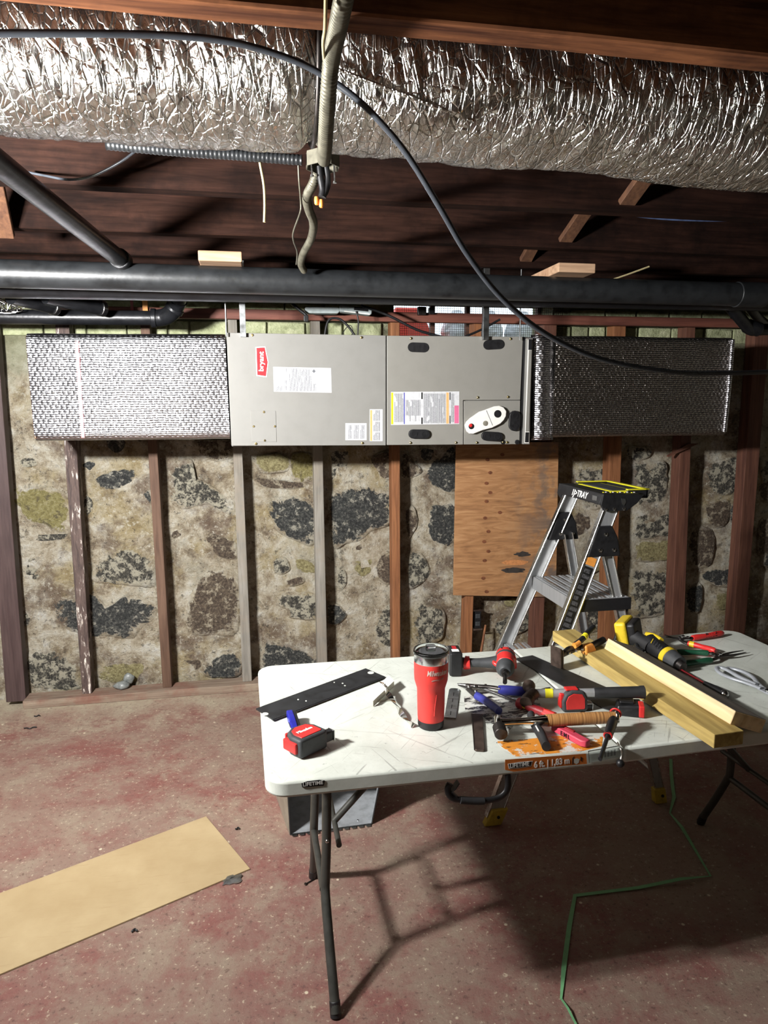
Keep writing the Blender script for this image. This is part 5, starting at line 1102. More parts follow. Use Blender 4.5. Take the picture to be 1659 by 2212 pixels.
MB().tube([L_(1030, 1503, .016), L_(1044, 1511, .016), L_(1060, 1522, .016), L_(1078, 1536, .016)], lambda t: .012-.001*t, 14, 5).build('grip', m['blue'], cr_, 0, 2, 50)
for a, b_ in (((988, 1477), (1012, 1480)), ((990, 1480), (1014, 1487))): MB().tube([L_(*a, .014), L_(*b_, .018)], lambda t: .003+.005*t, 8, flat=(.6, (0, 0, 1))).build('jaw', m['steel'], cr_, 0, 2, 40)
for a in ((1013, 1484), (1026, 1483), (1028, 1494), (1049, 1482)): MB(Matrix.Translation(Vector(L_(*a, .028)))).lathe([(.005, 0), (.005, .004), (.003, .006)], 12).build('pivot_bolt', m['steel'], cr_, 0, 2, 40)
# --- red and yellow screwdriver
Ms, Ls = fr((1016, 1476), (1196, 1548), .02, .016)
sd = tool('screwdriver', 'long screwdriver with a red and yellow handle under the hammers', 'screwdriver', Ms)
MB().cyl((.03, 0, 0), (Ls-.118, 0, 0), .0045, n=12).build('shaft', m['steel'], sd, 0, 2, 40)
MB().tube([(Ls-.122, 0, 0), (Ls-.117, 0, 0), (Ls-.106, 0, 0), (Ls-.100, 0, 0)], lambda t: .0115+.005*math.sin(PI*min(1, .2+t*.8)), 18, 3).build('knob', m['darkred'], sd, 0, 2, 60)
MB().tube([(Ls-.101, 0, 0), (Ls-.09, 0, 0)], .0105, 16).build('yellow_ring', m['yellow'], sd, .001, 1, 40)
MB().tube([(Ls-.09, 0, 0), (Ls-.06, 0, 0), (Ls-.03, 0, .0)], lambda t: .0115+.002*t, 16, 3).build('handle', m['darkred'], sd, 0, 2, 50)
MB().tube([(Ls-.034, 0, 0), (Ls-.01, 0, 0), (Ls+.004, 0, 0)], lambda t: .0142, 6, 3).build('handle_end', m['red'], sd, .002, 2, 40)
# --- second tape measure
A, Bp = ont(1208, 1541, 0), ont(1283, 1538, 0)
t2 = tape('red and black tape measure between the two hammers', basis((A+Bp)/2+Vector((0, .022, .001)), Bp-A, (0, 1, 0)), .92)
# --- battery pack
Mp, Lp = fr((1330, 1541), (1388, 1546), 0)
bk = tool('battery_pack', 'red and black battery pack at the right end of the tool pile', 'battery', Mp)
MB().hexa([(0, -.016, 0), (Lp, -.02, 0), (Lp, .045, 0), (0, .045, 0)], [(.004, -.008, .026), (Lp-.004, -.012, .034), (Lp-.004, .04, .034), (.004, .04, .03)]).build('case', m['black'], bk, .004, 2)
MB().box(Lp-.012, Lp+.003, -.022, .02, .002, .036).build('red_end', m['red'], bk, .003, 2)
MB().box(.01, .05, .0, .036, .03, .038).build('rail', m['black'], bk, .003, 2)
# --- pink utility knife marked with letters
Mu, Lu = fr((1186, 1570), (1266, 1612), .003)
pk = tool('utility_knife', 'faded red utility knife marked EML in front of the leather hammer', 'knife', Mu)
MB().prism([(.018, -.012), (Lu-.006, -.015), (Lu+.006, -.008), (Lu+.006, .009), (.04, .013), (.018, .008)], 0, .018).build('handle', m['pink'], pk, .003, 2, 40)
MB().prism([(-.014, .0), (.02, -.008), (.022, .006), (.004, .006)], .007, .0095).build('blade', m['steel'], pk)
MB().box(.05, .085, .002, .010, .0175, .0215).build('slider', m['darkred'], pk, .001, 1)
text('EML', .017, ROOT[pk.name] @ basis((Lu*.55, -.0152, .0095), (1, -.03, 0), (0, 0, 1)), m['marker'], pk, 'lettering', .95, .0003, .0002, 0, 1.35)
# --- black grip (folded saw handle)
Mq, Lq = fr((1150, 1566), (1178, 1622), .002)
gk = tool('black_handled_tool', 'black rubber tool handle sticking out under the leather hammer', 'hand tool', Mq)
MB().tube([(-.02, .0, .02), (.01, -.002, .02), (.035, -.004, .019), (.07, .002, .015), (.10, .004, .012), (Lq, .002, .012)], lambda t: .0105+.004*math.sin(3+t*7)*(1-t)+.001*t, 16, 5, flat=(1.15, (0, 0, 1))).build('grip', m['rubber'], gk, 0, 2, 50)
MB().tube([(Lq*.45, -.006, .0285), (Lq*.62, -.004, .026)], .0022, 8).build('pale_inlay', m['white'], gk, 0, 2, 50)
MB().tube([(-.045, .006, .016), (-.015, 0, .02)], .006, 10).build('shank', m['dark_steel'], gk, 0, 2, 50)
# --- T-handled driver with red rings, leaning over the edge of the pile
pa_, pb_, pc_ = ont(1296, 1640, .006), ont(1313, 1590, .03), ont(1331, 1537, .05)
td = thing('t_handle_driver', 'black T-handle driver with red rings at the table edge', 'screwdriver', pa_)
MB().tube([pa_, pa_.lerp(pb_, .5), pb_], .0062, 12, flat=(.8, (0, 1, 0))).build('shaft', m['blkmetal'], td, 0, 2, 50, world=True)
MB().tube([pb_, pb_.lerp(pc_, .3), pb_.lerp(pc_, .65), pc_], lambda t: .0125+.003*math.sin(PI*t), 14, 4, flat=(.8, (0, 1, 0))).build('handle', m['black'], td, 0, 2, 50, world=True)
for c, d, rr in ((pb_.lerp(pc_, .02), pc_-pb_, .0095), (pb_.lerp(pc_, .93), pc_-pb_, .0135)):
    d = d.normalized(); ring = [c+(d.orthogonal().normalized()*math.cos(2*PI*k/16)+d.cross(d.orthogonal().normalized())*math.sin(2*PI*k/16))*rr for k in range(17)]
    MB().tube(ring, .0028, 8).build('red_ring', m['red'], td, 0, 2, 50, world=True)
# --- loose screws and bits on the table
random.seed(5)
for i, (px, py) in enumerate(((1048, 1561), (1145, 1536), (1160, 1536), (1151, 1540))):
    Mx, _ = fr((px, py), (px+8, py-1+random.uniform(-3, 3)), .004)
    o = MB(Mx); o.cyl((0, 0, 0), (.018, 0, 0), .0016, n=6); o.cyl((.017, 0, 0), (.0195, 0, 0), .0042, n=10)
    tag(o.build('screw', m['steel'], None), ['bright screw left of the leather-grip hammer head', 'bright screw on the red screwdriver handle', 'bright screw beside the red screwdriver handle end', 'bright screw touching the leather-grip hammer shank'][i], 'screw', 'screws loose among the tools')
# ================================================================ lumber on the table
A, Bp = ont(1541, 1622, 0), ont(1193, 1387, 0)
Ml = basis(A+Vector((0, 0, .006)), Bp-A, (-1, 0, 0)); Ll = (Bp-A).length
yb = MB(Ml); yb.box(0, Ll, -.089, 0, 0, .038)
yb = tag(yb.build('lumber_board', m['treated'], None, .002, 2), 'yellowish treated board lying flat across the table', 'lumber', 'boards on the table')
tag(yb, 'yellowish treated board lying flat across the table, overhanging the near edge', 'lumber')
# pine board tilted with one edge on the treated one
A2, B2 = ont(1577, 1565, .0465), ont(1305, 1401, .0465); d2 = (B2-A2).normalized(); L2 = (B2-A2).length
sx_ = Vector((d2.y, -d2.x, 0)); tl = -.36; wv = (sx_*math.cos(tl)+Vector((0, 0, math.sin(tl)))); nv = (-sx_*math.sin(tl)+Vector((0, 0, math.cos(tl))))
pb2 = thing('lumber_board', 'pale pine board tilted with one edge resting on the treated board', 'lumber', A2)
q = lambda s: [s, s+wv*.108, s+wv*.108+nv*.038, s+nv*.038]
MB().hexa(q(A2), q(B2)).build('board', m['pine'], pb2, .0015, 1, None, world=True)
t_ = lambda s: [s+nv*.0382+wv*.001, s+wv*.107+nv*.0382, s+wv*.107+nv*.0388, s+nv*.0388+wv*.001]
MB().hexa(t_(A2+d2*.001), t_(B2-d2*.001)).build('weathered_face', m['pine_grey'], pb2, 0, 1, None, world=True)
# ================================================================ tools at the back right
# hand seamer
Mz, Lz = fr((1218, 1410), (1312, 1381), .058, .066)
hs = tool('hand_seamer', 'sheet metal hand seamer with orange and black handles on the treated board', 'hand tool', Mz)
MB().box(-.030, -.024, -.016, .032, -.046, .024).build('jaw', m['rusty'], hs, .001, 1)
MB().box(-.020, -.013, -.014, .034, -.050, .016).build('jaw', m['rusty'], hs, .001, 1)
for s in (0, 1): MB().tube([(-.02, .0, -.008-.01*s), (.02, .004, -.006+.012*s), (.06, .006, -.004+.004*s), (.09, .004, .0-.006*s)], .0085, 12, 4, flat=(.8, (0, 1, 0))).build('link', m['dark_steel'], hs, 0, 2, 50)
for x in (.015, .05, .078): MB(Matrix.Translation((x, -.006, -.002)) @ Matrix.Rotation(PI/2, 4, 'X')).lathe([(.005, 0), (.005, .005), (.003, .007)], 10).build('rivet', m['steel'], hs, 0, 2, 40)
MB().tube([(.05, .0, .016), (.075, .002, .022), (.10, .008, .028), (.135, .02, .038), (.17, .03, .045)], .0095, 14, 4).build('grip', m['black'], hs, 0, 2, 50)
MB().tube([(.098, .007, .028), (.115, .013, .032)], .0104, 14).build('yellow_band', m['lemon'], hs, 0, 2, 50)
MB().tube([(.045, -.002, .014), (.07, .0, .02)], .0098, 14).build('orange_collar', m['orange'], hs, 0, 2, 50)
MB().hexa([(.085, -.02, -.026), (.14, -.016, -.022), (.14, .01, -.022), (.085, .01, -.026)], [(.085, -.018, .008), (.125, -.014, .008), (.125, .008, .008), (.085, .008, .008)]).build('orange_grip', m['orange'], hs, .006, 2)
MB().tube([(.12, .0, -.008), (.16, .006, -.006), (.20, .012, -.004)], .0115, 14, 3).build('grip', m['black'], hs, 0, 2, 50)
# yellow drill
dA, dB = ont(1358, 1386, .045), ont(1462, 1424, .034)
dA += Vector((.02, .018, .004)); dB += Vector((.02, .018, .004))
Md = basis(dA, dB-dA, Vector((0, 0, 1)).cross(dB-dA)); Ld = (dB-dA).length
dr_ = tool('cordless_drill', 'yellow and black cordless drill lying behind the pine board', 'power tool', Md)
bz_ = MB(Matrix.Translation((-.03, .02, .012)) @ Matrix.Rotation(.35, 4, 'Z') @ Matrix.Rotation(-.25, 4, 'Y'))
bz_.box(-.03, .012, -.055, .06, -.045, .048); bz_.build('battery_base', m['yellow'], dr_, .010, 3)
b2 = MB(Matrix.Translation((-.03, .02, .012)) @ Matrix.Rotation(.35, 4, 'Z') @ Matrix.Rotation(-.25, 4, 'Y')); b2.box(.008, .04, -.045, .052, -.04, .04); b2.build('battery', m['black'], dr_, .010, 3)
MB().tube([(.0, .01, .008), (.03, .004, .006), (.06, -.004, .004), (.085, -.01, .0)], lambda t: .026-.004*math.sin(PI*t), 16, 4).build('handle', m['rubber'], dr_, 0, 2, 50)
MB().tube([(.066, .012, .004), (.085, .004, .002), (.115, -.008, -.002), (.145, -.018, -.006), (.155, -.02, -.007)], lambda t: .033-.002*t, 20, 4).build('motor_body', m['black'], dr_, 0, 2, 50)
MB().tube([(.15, -.019, -.006), (.158, -.022, -.007), (.17, -.026, -.008)], .0338, 20).build('torque_ring', m['yellow'], dr_, .002, 1, 40)
MB().tube([(.168, -.025, -.008), (.195, -.034, -.010), (.212, -.04, -.012)], lambda t: .0325-.006*t, 20, 3).build('gear_collar', m['greyrub'], dr_, 0, 2, 50)
MB().tube([(.21, -.039, -.012), (.23, -.046, -.013)], lambda t: .018-.004*t, 16).build('chuck', m['dark_steel'], dr_, 0, 2, 50)
MB().tube([(.04, .03, .022), (.075, .022, .028), (.11, .008, .027)], .010, 12, 4).build('yellow_top', m['yellow'], dr_, 0, 2, 50)
for k in range(5): MB().tube([(.092+.011*k, -.012-.0035*k, .0315-.002*k), (.096+.011*k, -.03-.0035*k, .022-.002*k)], .0016, 6).build('vent_rib', m['yellow' if k == 0 else 'greyrub'], dr_, 0, 2, 50)
MB().tube([(.035, -.02, -.006), (.05, -.034, -.012), (.075, -.036, -.016)], .008, 12, 4).build('trigger', m['black'], dr_, 0, 2, 50)
# red snips with a name on the grip, green snips, silver shears
def snips_px(name, lab, piv, tips, hands, hmat, band, h=.014, gr=.0105):
    c = ont(*piv, 0); r = thing(name, lab, 'snips', c)
    pz = ont(*piv, h)
    for tpx in tips:
        e = ont(*tpx, h); d = e-pz; mid = pz+d*.45+Vector((-d.y, d.x, 0)).normalized()*(.006 if tpx is tips[0] else -.006)
        MB().tube([pz-d*.15, pz, mid, e], lambda t: .010*(1-t)+.0016, 10, 4, flat=(.55, (0, 0, 1))).build('jaw', m['dark_steel'], r, 0, 2, 50, world=True)
    for hd_ in hands:
        P = [ont(x, y, h+dh) for x, y, dh in hd_]
        MB().tube([pz]+P[:2], .0075, 12, 4, flat=(.6, (0, 0, 1))).build('lever', m['dark_steel'], r, 0, 2, 50, world=True)
        MB().tube(P[1:], lambda t: gr*(1+.10*math.sin(t*10))*(1 if t < .97 else .8), 14, 6, flat=(.9, (0, 0, 1))).build('grip', m[hmat], r, 0, 2, 50, world=True)
        if band: q = P[1].lerp(P[2], .35); MB().tube([q, q+(P[2]-P[1]).normalized()*.012], gr*1.06, 14, 0, flat=(.9, (0, 0, 1))).build('band', m[band], r, 0, 2, 50, world=True)
    for dx, dy in ((0, 0), (.022, .012), (.03, -.004)):
        sg = 1 if tips[0][0] < piv[0] else -1
        MB(Matrix.Translation(pz+Vector((dx*sg, dy, .006)))).lathe([(.006, 0), (.006, .003), (.0035, .005)], 12).build('pivot_bolt', m['steel'], r, 0, 2, 40, world=True)
    return r
rs = snips_px('aviation_snips', 'red-handled snips marked Reed at the back corner of the table', (1468, 1381), ((1436, 1371), (1438, 1376)), (((1478, 1379, 0), (1496, 1378, 0), (1528, 1373, .002), (1561, 1367, 0)), ((1478, 1388, 0), (1487, 1390, 0), (1516, 1397, 0), (1546, 1406, 0))), 'red', None)
g0, g1 = ont(1500, 1377, .016), ont(1560, 1367, .016)
text('Reed', .024, basis(g0.lerp(g1, .55)+Vector((.0, -.010, .0035)), g1-g0, (0, .35, 1)), m['marker'], rs, 'lettering', 1.1, .0004, .0003)
q0 = ont(1490, 1391, .014); q1 = ont(1500, 1393, .014); MB().tube([q0, q1], .0112, 14, 0).build('band', m['yellow'], rs, 0, 2, 50, world=True)
snips_px('aviation_snips', 'green-handled snips lying open in front of the red snips', (1556, 1417), ((1606, 1405), (1612, 1409)), (((1540, 1413, 0), (1530, 1411, 0), (1500, 1409, 0), (1460, 1409, 0)), ((1545, 1423, 0), (1536, 1426, 0), (1505, 1430, 0), (1476, 1434, 0))), 'green', None)
Mg3, Lg3 = fr((1659, 1505), (1562, 1452), .002)
sh = tool('tin_shears', 'silver metal shears with loop handles at the right table edge', 'snips', Mg3)
for s in (1, -1):
    o = [( .02, .008*s), (.07, .022*s), (.11, .04*s), (.15, .046*s), (.185, .036*s), (.20, .02*s), (.19, .008*s), (.155, .006*s), (.11, .008*s), (.05, .0)]
    MB().tube([(x, y, .012+.006*(s > 0)) for x, y in o], .0075, 10, 5, flat=(.7, (0, 0, 1))).build('loop_handle', m['silver'], sh, 0, 2, 50)
    MB(Matrix.Rotation(.05*s, 4, 'Z')).prism([(.03, -.01*s), (-.09, -.004*s), (-.11, .002*s), (-.03, .014*s), (.03, .014*s)], .009+.004*(s > 0), .013+.004*(s > 0)).build('blade', m['silver'], sh, .001, 1)
MB(Matrix.Translation((.0, 0, .018))).lathe([(.01, 0), (.01, .004), (.006, .006)], 14).build('pivot_bolt', m['steel'], sh, 0, 2, 40)
Mn, Ln = fr((1500, 1464), (1566, 1502), .012, .012)
nd_ = tool('screwdriver', 'dark screwdriver half hidden behind the pine board', 'screwdriver', Mn)
MB().cyl((-.08, 0, 0), (.06, 0, 0), .004, n=10).build('shaft', m['darkred'], nd_, 0, 2, 40)
MB().tube([(.05, 0, 0), (.07, 0, 0), (.10, 0, 0), (Ln, 0, 0)], lambda t: .008+.008*t, 12, 3).build('handle', m['black'], nd_, 0, 2, 50)
MB().ball((Ln-.004, 0, .002), .014, 12).build('clear_end', m['steel'], nd_, 0, 2, 60)
# ================================================================ stepladder
ld_ = thing('step_ladder', 'aluminium step ladder with a yellow and black tool tray behind the table', 'ladder', (1.25, 2.62, 0))
def chan(name, a, b_, w, dep, mat, par, inward, fl=.006, lip='alu_light'):
    # channel section rail: web faces sideways (+-Y), flanges along its two edges
    a = Vector(a); b_ = Vector(b_); t = (b_-a).normalized(); y = Vector((0, inward, 0)); u = (Vector((1, 0, 0))-t*t.x).normalized()
    def bar(o0, o1, y0, y1):
        q = lambda s: [s+u*o0+y*y0, s+u*o1+y*y0, s+u*o1+y*y1, s+u*o0+y*y1]
        return MB().hexa(q(a), q(b_))
    r = bar(-w/2, w/2, 0, .003).build(name, m[mat], par, 0, 2, None, world=True)
    for s in (-1, 1): bar(s*w/2-fl/2, s*w/2+fl/2, -.004, dep).build('flange', m[lip], r, .001, 1, None, world=True)
    return r, u, t
NF0, NF1 = (.868, 2.375, .02), (1.352, 2.44, 1.235)
FF0, FF1 = (.855, 2.87, .02), (1.345, 2.79, 1.235)
NR0, NR1 = (1.594, 2.388, .02), (1.335, 2.445, 1.06)
FR0, FR1 = (1.58, 2.86, .02), (1.33, 2.785, 1.06)
for p, q, w, s in ((NF0, NF1, .056, 1), (FF0, FF1, .056, -1)): chan('front_rail', p, q, w, .022, 'alu', ld_, s)
for p, q, w, s in ((NR0, NR1, .036, 1), (FR0, FR1, .036, -1)): chan('rear_rail', p, q, w, .018, 'alu', ld_, s, .005)
for p, w in ((NF0, .066), (FF0, .066), (NR0, .05), (FR0, .05)):
    s = -1 if p[1] < 2.6 else 1; lean = .026 if p[0] < 1.2 else -.014
    f = MB().hexa([(p[0]-w/2-.006, p[1]-.014, 0), (p[0]+w/2-.004, p[1]-.014, 0), (p[0]+w/2-.004, p[1]+.02, 0), (p[0]-w/2-.006, p[1]+.02, 0)], [(p[0]-w/2+lean, p[1]-.010, .062), (p[0]+w/2+lean, p[1]-.010, .062), (p[0]+w/2+lean, p[1]+.02, .062), (p[0]-w/2+lean, p[1]+.02, .062)]).build('foot', m['yellow_foot'], ld_, .004, 2, None, world=True)
    MB(Matrix.Translation((p[0]+lean*.5+.004, p[1]+s*(.0125 if s < 0 else .02), .034)) @ Matrix.Rotation(PI/2, 4, 'X')).lathe([(.006, -.002), (.006, .003), (.004, .004)], 12).build('foot_rivet', m['black'], f, 0, 2, 40, world=True)
def step(z, d0, d1, rows=11):
    xf = lambda zz: .868+.398*zz-.02
    y0, y1 = 2.375+.053*z+.004, 2.87-.066*z-.004
    x0 = xf(z)+d0; x1 = x0+d1
    r = MB().box(x0, x1, y0, y1, z-.004, z).build('step', m['alu'], ld_, .001, 1, None, world=True)
    MB().box(x0-.003, x0+.001, y0, y1, z-.055, z+.001).build('step_front', m['alu'], r, .001, 1, None, world=True)
    n = int(d1/.018)
    for k in range(n): x = x0+.008+k*.018; MB().box(x, x+.006, y0+.004, y1-.004, z, z+.0022).build('tread_rib', m['alu_light' if k % 2 else 'alu'], r, 0, 1, None, world=True)
    MB().box(x0, x1+.01, y0-.003, y0+.003, z-.05, z-.002).build('side_bracket', m['black'], r, .001, 1, None, world=True)
    return x0, x1, y0, y1
sx0, sx1, sy0, sy1 = step(.865, .0, .235)
step(.56, .0, .10); step(.27, .0, .09)
# plastic knuckles joining front and rear rails
for Y, s in ((2.436, -1), (2.792, 1)):
    P = [(1.245, 1.03), (1.385, 1.03), (1.37, 1.105), (1.345, 1.15), (1.285, 1.15)]
    k = MB(XZ).prism(P, Y-.012, Y+.016).build('knuckle', m['black'], ld_, .005, 2, None, world=True)
    for x, z in ((1.318, 1.118), (1.298, 1.056), (1.355, 1.056)):
        MB(Matrix.Translation((x, Y+s*.012 if s < 0 else Y-.012, z)) @ Matrix.Rotation(PI/2, 4, 'X')).lathe([(.0075, -.001), (.0075, .0025), (.004, .004)], 12).build('rivet', m['steel'], k, 0, 2, 40, world=True)
# spreader and lower braces
MB().cyl((1.44, 2.45, .83), (1.31, 2.50, .33), .008, n=10).build('brace', m['black'], ld_, 0, 2, 40, world=True)
MB().cyl((1.57, 2.40, .12), (1.56, 2.86, .12), .009, n=10).build('rear_crossbar', m['alu'], ld_, 0, 2, 40, world=True)
MB().cyl((1.50, 2.41, .42), (1.49, 2.85, .42), .009, n=10).build('rear_crossbar', m['alu'], ld_, 0, 2, 40, world=True)
# top cap with tray
cap = MB().hexa([(1.285, 2.425, 1.232), (1.41, 2.425, 1.232), (1.41, 2.805, 1.232), (1.285, 2.805, 1.232)], [(1.30, 2.425, 1.275), (1.46, 2.425, 1.269), (1.46, 2.805, 1.269), (1.30, 2.805, 1.275)]).build('top_cap', m['black'], ld_, .006, 2, None, world=True)
for Y in (2.418, 2.80): MB(XZ).prism([(1.298, 1.275), (1.47, 1.268), (1.44, 1.235), (1.40, 1.208), (1.305, 1.208), (1.29, 1.232)], Y, Y+.012).build('cap_cheek', m['black'], cap, .003, 2, None, world=True)
try_ = MB(); try_.box(1.38, 1.52, 2.50, 2.81, 1.25, 1.257); try_.build('tray', m['black'], cap, .002, 1, None, world=True)
for b_ in ((1.44, 1.53, 2.495, 2.507, 1.243, 1.277), (1.38, 1.53, 2.806, 2.818, 1.243, 1.277), (1.52, 1.532, 2.495, 2.818, 1.243, 1.277)): MB().box(*b_).build('tray_rim', m['black'], cap, .003, 1, None, world=True)
for b_ in ((1.44, 1.535, 2.492, 2.510, 1.276, 1.281), (1.38, 1.535, 2.803, 2.821, 1.276, 1.281), (1.517, 1.536, 2.492, 2.821, 1.276, 1.281)): MB().box(*b_).build('yellow_edge', m['lemon'], cap, .002, 1, None, world=True)
for k in range(10): MB(Matrix.Translation((1.325+.015*k, 2.47+.008*(k % 2), 1.273-.0005*k))).lathe([(.004, 0), (.004, .003)], 8).build('nub', m['white' if k % 2 else 'lemon'], cap, 0, 2, 40, world=True)
MB().box(1.37, 1.48, 2.50, 2.78, 1.268, 1.2745).build('tray_insert', m['lemon'], cap, .002, 1, None, world=True)
MB().box(1.385, 1.465, 2.515, 2.765, 1.272, 1.2765).build('tray_recess', m['greyrub'], cap, .001, 1, None, world=True)
# torn lettering on the face of the cap towards the camera's left
text('1J>TRAY', .036, basis((1.2905, 2.60, 1.253), (0, -1, 0), (.28, 0, 1)), m['white_print'], cap, 'lettering', 1.0, .0006, .0006)
MB().add([(1.2925, 2.455, 1.262), (1.288, 2.455, 1.236), (1.288, 2.49, 1.238), (1.2925, 2.495, 1.262)], [(0, 1, 2, 3)]).build('tape_scrap', m['galv'], cap, 0, 2, None, world=True)
MB(XZ).prism([(1.372, 1.256), (1.388, 1.254), (1.392, 1.242), (1.384, 1.226), (1.376, 1.236)], 2.4165, 2.4182).build('tape_scrap', m['galv'], cap, 0, 2, None, world=True)
for x in (1.31, 1.345, 1.385): MB(Matrix.Translation((x, 2.418, 1.216)) @ Matrix.Rotation(PI/2, 4, 'X')).lathe([(.006, -.001), (.006, .002), (.003, .003)], 10).build('rivet', m['steel'], cap, 0, 2, 40, world=True)
# warning stickers on the near rail
def on_rail(t0, t1, w0, w1, mat, name, off=.0016):
    a, b_ = Vector(NF0), Vector(NF1); t = (b_-a); u = (Vector((1, 0, 0))-t.normalized()*t.normalized().x).normalized()
    q = [a+t*t0+u*w0, a+t*t0+u*w1, a+t*t1+u*w1, a+t*t1+u*w0]
    n = Vector((0, -1, 0)); vs = [p+n*(off+.001) for p in q]+[p for p in q]
    return MB().add(vs, [(0, 1, 2, 3), (7, 6, 5, 4), (0, 4, 5, 1), (1, 5, 6, 2), (2, 6, 7, 3), (3, 7, 4, 0)]).build(name, m[mat], ld_, 0, 2, None, world=True)
on_rail(.555, .80, -.018, .018, 'black_print', 'warning_sticker'); on_rail(.805, .83, -.018, .018, 'orange', 'warning_header'); on_rail(.40, .49, -.018, .018, 'black_print', 'warning_sticker')
for k in range(14): on_rail(.560+k*.017, .572+k*.017, -.016, .015-.006*((k*7) % 3), 'printgrey', 'sticker_print', .0022)
for k in range(4): on_rail(.405+k*.021, .421+k*.021, -.016, .015, 'printgrey', 'sticker_print', .0022)
for t_ in (.545, .52): 
    p = Vector(NF0).lerp(Vector(NF1), t_); MB(Matrix.Translation(p+Vector((0, -.001, 0))) @ Matrix.Rotation(PI/2, 4, 'X')).lathe([(.006, 0), (.006, .003), (.003, .004)], 10).build('rivet', m['steel'], ld_, 0, 2, 40, world=True)
for x, z in ((1.42, .72), (1.43, .68)): MB(Matrix.Translation((x, 2.424, z)) @ Matrix.Rotation(PI/2, 4, 'X')).lathe([(.007, 0), (.007, .003), (.003, .004)], 10).build('rivet', m['steel'], ld_, 0, 2, 40, world=True)
# ================================================================ sheet metal fitting under the table
df = thing('duct_fitting', 'open galvanised sheet metal duct fitting on the floor under the table', 'duct fitting', (.25, 2.62, 0))
a, b_ = onz(628, 1804, 0), onz(803, 1781, 0)
FLb, FRb = Vector((a.x, a.y, .002)), Vector((b_.x, b_.y, .002)); FLt, FRt = FLb+Vector((-.01, .0, .33)), FRb+Vector((.065, .0, .33))
BLb, BRb = Vector((.035, 2.83, .002)), Vector((.50, 2.83, .002)); BLt, BRt = BLb+Vector((-.02, 0, .33)), BRb+Vector((.05, 0, .33))
def sheet(name, q, mat, th=.0016):
    q = [Vector(p) for p in q]; n = (q[1]-q[0]).cross(q[3]-q[0]).normalized()*th
    return MB().hexa(q, [p+n for p in q]).build(name, m[mat], df, 0, 2, None, world=True)
sheet('bottom_sheet', (FLb, FRb, BRb, BLb), 'galv_dull'); sheet('left_sheet', (FLb, BLb, BLt, FLt), 'galv_dull'); sheet('right_sheet', (BRb, FRb, FRt, BRt), 'galv_dull'); sheet('top_sheet', (FLt, BLt, BRt, FRt), 'galv_dull')
sheet('left_outer', (FLb+Vector((-.003, 0, 0)), FLt+Vector((-.003, 0, 0)), BLt+Vector((-.003, 0, 0)), BLb+Vector((-.003, 0, 0))), 'galv_pale'); sheet('back_sheet', (BLb, BRb, BRt, BLt), 'galv_pale')
nt2 = 11; dv = FRb-FLb
for k in range(nt2):
    p = FLb+dv*((k+.12)/nt2); q = FLb+dv*((k+.88)/nt2); dn = Vector((0, -.018, .0)); up3 = Vector((0, -.004, .012))
    MB().hexa([p+Vector((0, 0, .001)), q+Vector((0, 0, .001)), q+dn-dv*.008+Vector((0, 0, .003)), p+dn+dv*.008+Vector((0, 0, .003))], [p+Vector((0, 0, .0025)), q+Vector((0, 0, .0025)), q+dn-dv*.008+Vector((0, 0, .0045)), p+dn+dv*.008+Vector((0, 0, .0045))]).build('tab', m['galv'], df, 0, 2, None, world=True)
    pt, qt = FLt+(FRt-FLt)*((k+.12)/nt2), FLt+(FRt-FLt)*((k+.88)/nt2)
    MB().hexa([pt, qt, qt+up3-dv*.008+Vector((0, -.012, .012)), pt+up3+dv*.008+Vector((0, -.012, .012))], [v+Vector((0, .0014, .0014)) for v in (pt, qt, qt+up3-dv*.008+Vector((0, -.012, .012)), pt+up3+dv*.008+Vector((0, -.012, .012)))]).build('tab', m['galv'], df, 0, 2, None, world=True)
for b0, b1 in ((FLb, FRb), (FRb, FRt), (FLb, FLt)): MB().cyl(b0, b1, .003, n=6).build('black_edge', m['blkmetal'], df, 0, 2, None, world=True)
MB(Matrix.Translation(FRb+Vector((-.05, .03, .002)))).lathe([(.004, 0), (.004, .003), (.002, .004)], 8).build('screw', m['steel'], df, 0, 2, None, world=True)
# ================================================================ things on the floor
A, Bp = onz(445, 1764, .004), onz(540, 1877, .004); nd = (onz(0, 2105, .004)-Bp).normalized(); fd = (onz(0, 1930, .004)-A).normalized()
cbd = MB(); q = [A, Bp, Bp+nd*1.35, A+fd*1.35]
tag(MB().hexa([Vector((p.x, p.y, .0015)) for p in q], [Vector((p.x, p.y, .0055)) for p in q]).build('cardboard', m['card'], None), 'flat tan cardboard strip lying on the floor at the left', 'cardboard')
f0 = onz(500, 1903, 0); fo = MB(); vs = []; fs = []
for i in range(6):
    for j in range(5): vs.append((f0.x-.03+.012*i+.006*(j % 2), f0.y-.022+.011*j+.004*(i % 2), .003+.010*abs(noise.noise(Vector((i*1.7, j*2.3, 1))))))
for i in range(5):
    for j in range(4): fs.append((i*5+j, i*5+5+j, i*5+6+j, i*5+j+1))
fo = tag(fo.add(vs, fs).build('foil_scrap', m['galv'], None, 0, 2, None, fix=False), 'small crumpled foil scrap by the corner of the cardboard', 'scrap'); fo.modifiers.new('t', 'SOLIDIFY').thickness = .002
sp = [(1449, 1640), (1450, 1672), (1453, 1700), (1456, 1722), (1447, 1757), (1472, 1792), (1535, 1893), (1470, 1905), (1380, 1918), (1242, 1935), (1230, 2000), (1218, 2090), (1212, 2158), (1226, 2185), (1250, 2225)]
P = [onz(x, y, .003) for x, y in sp]
st = MB(); vs = []; fs = []
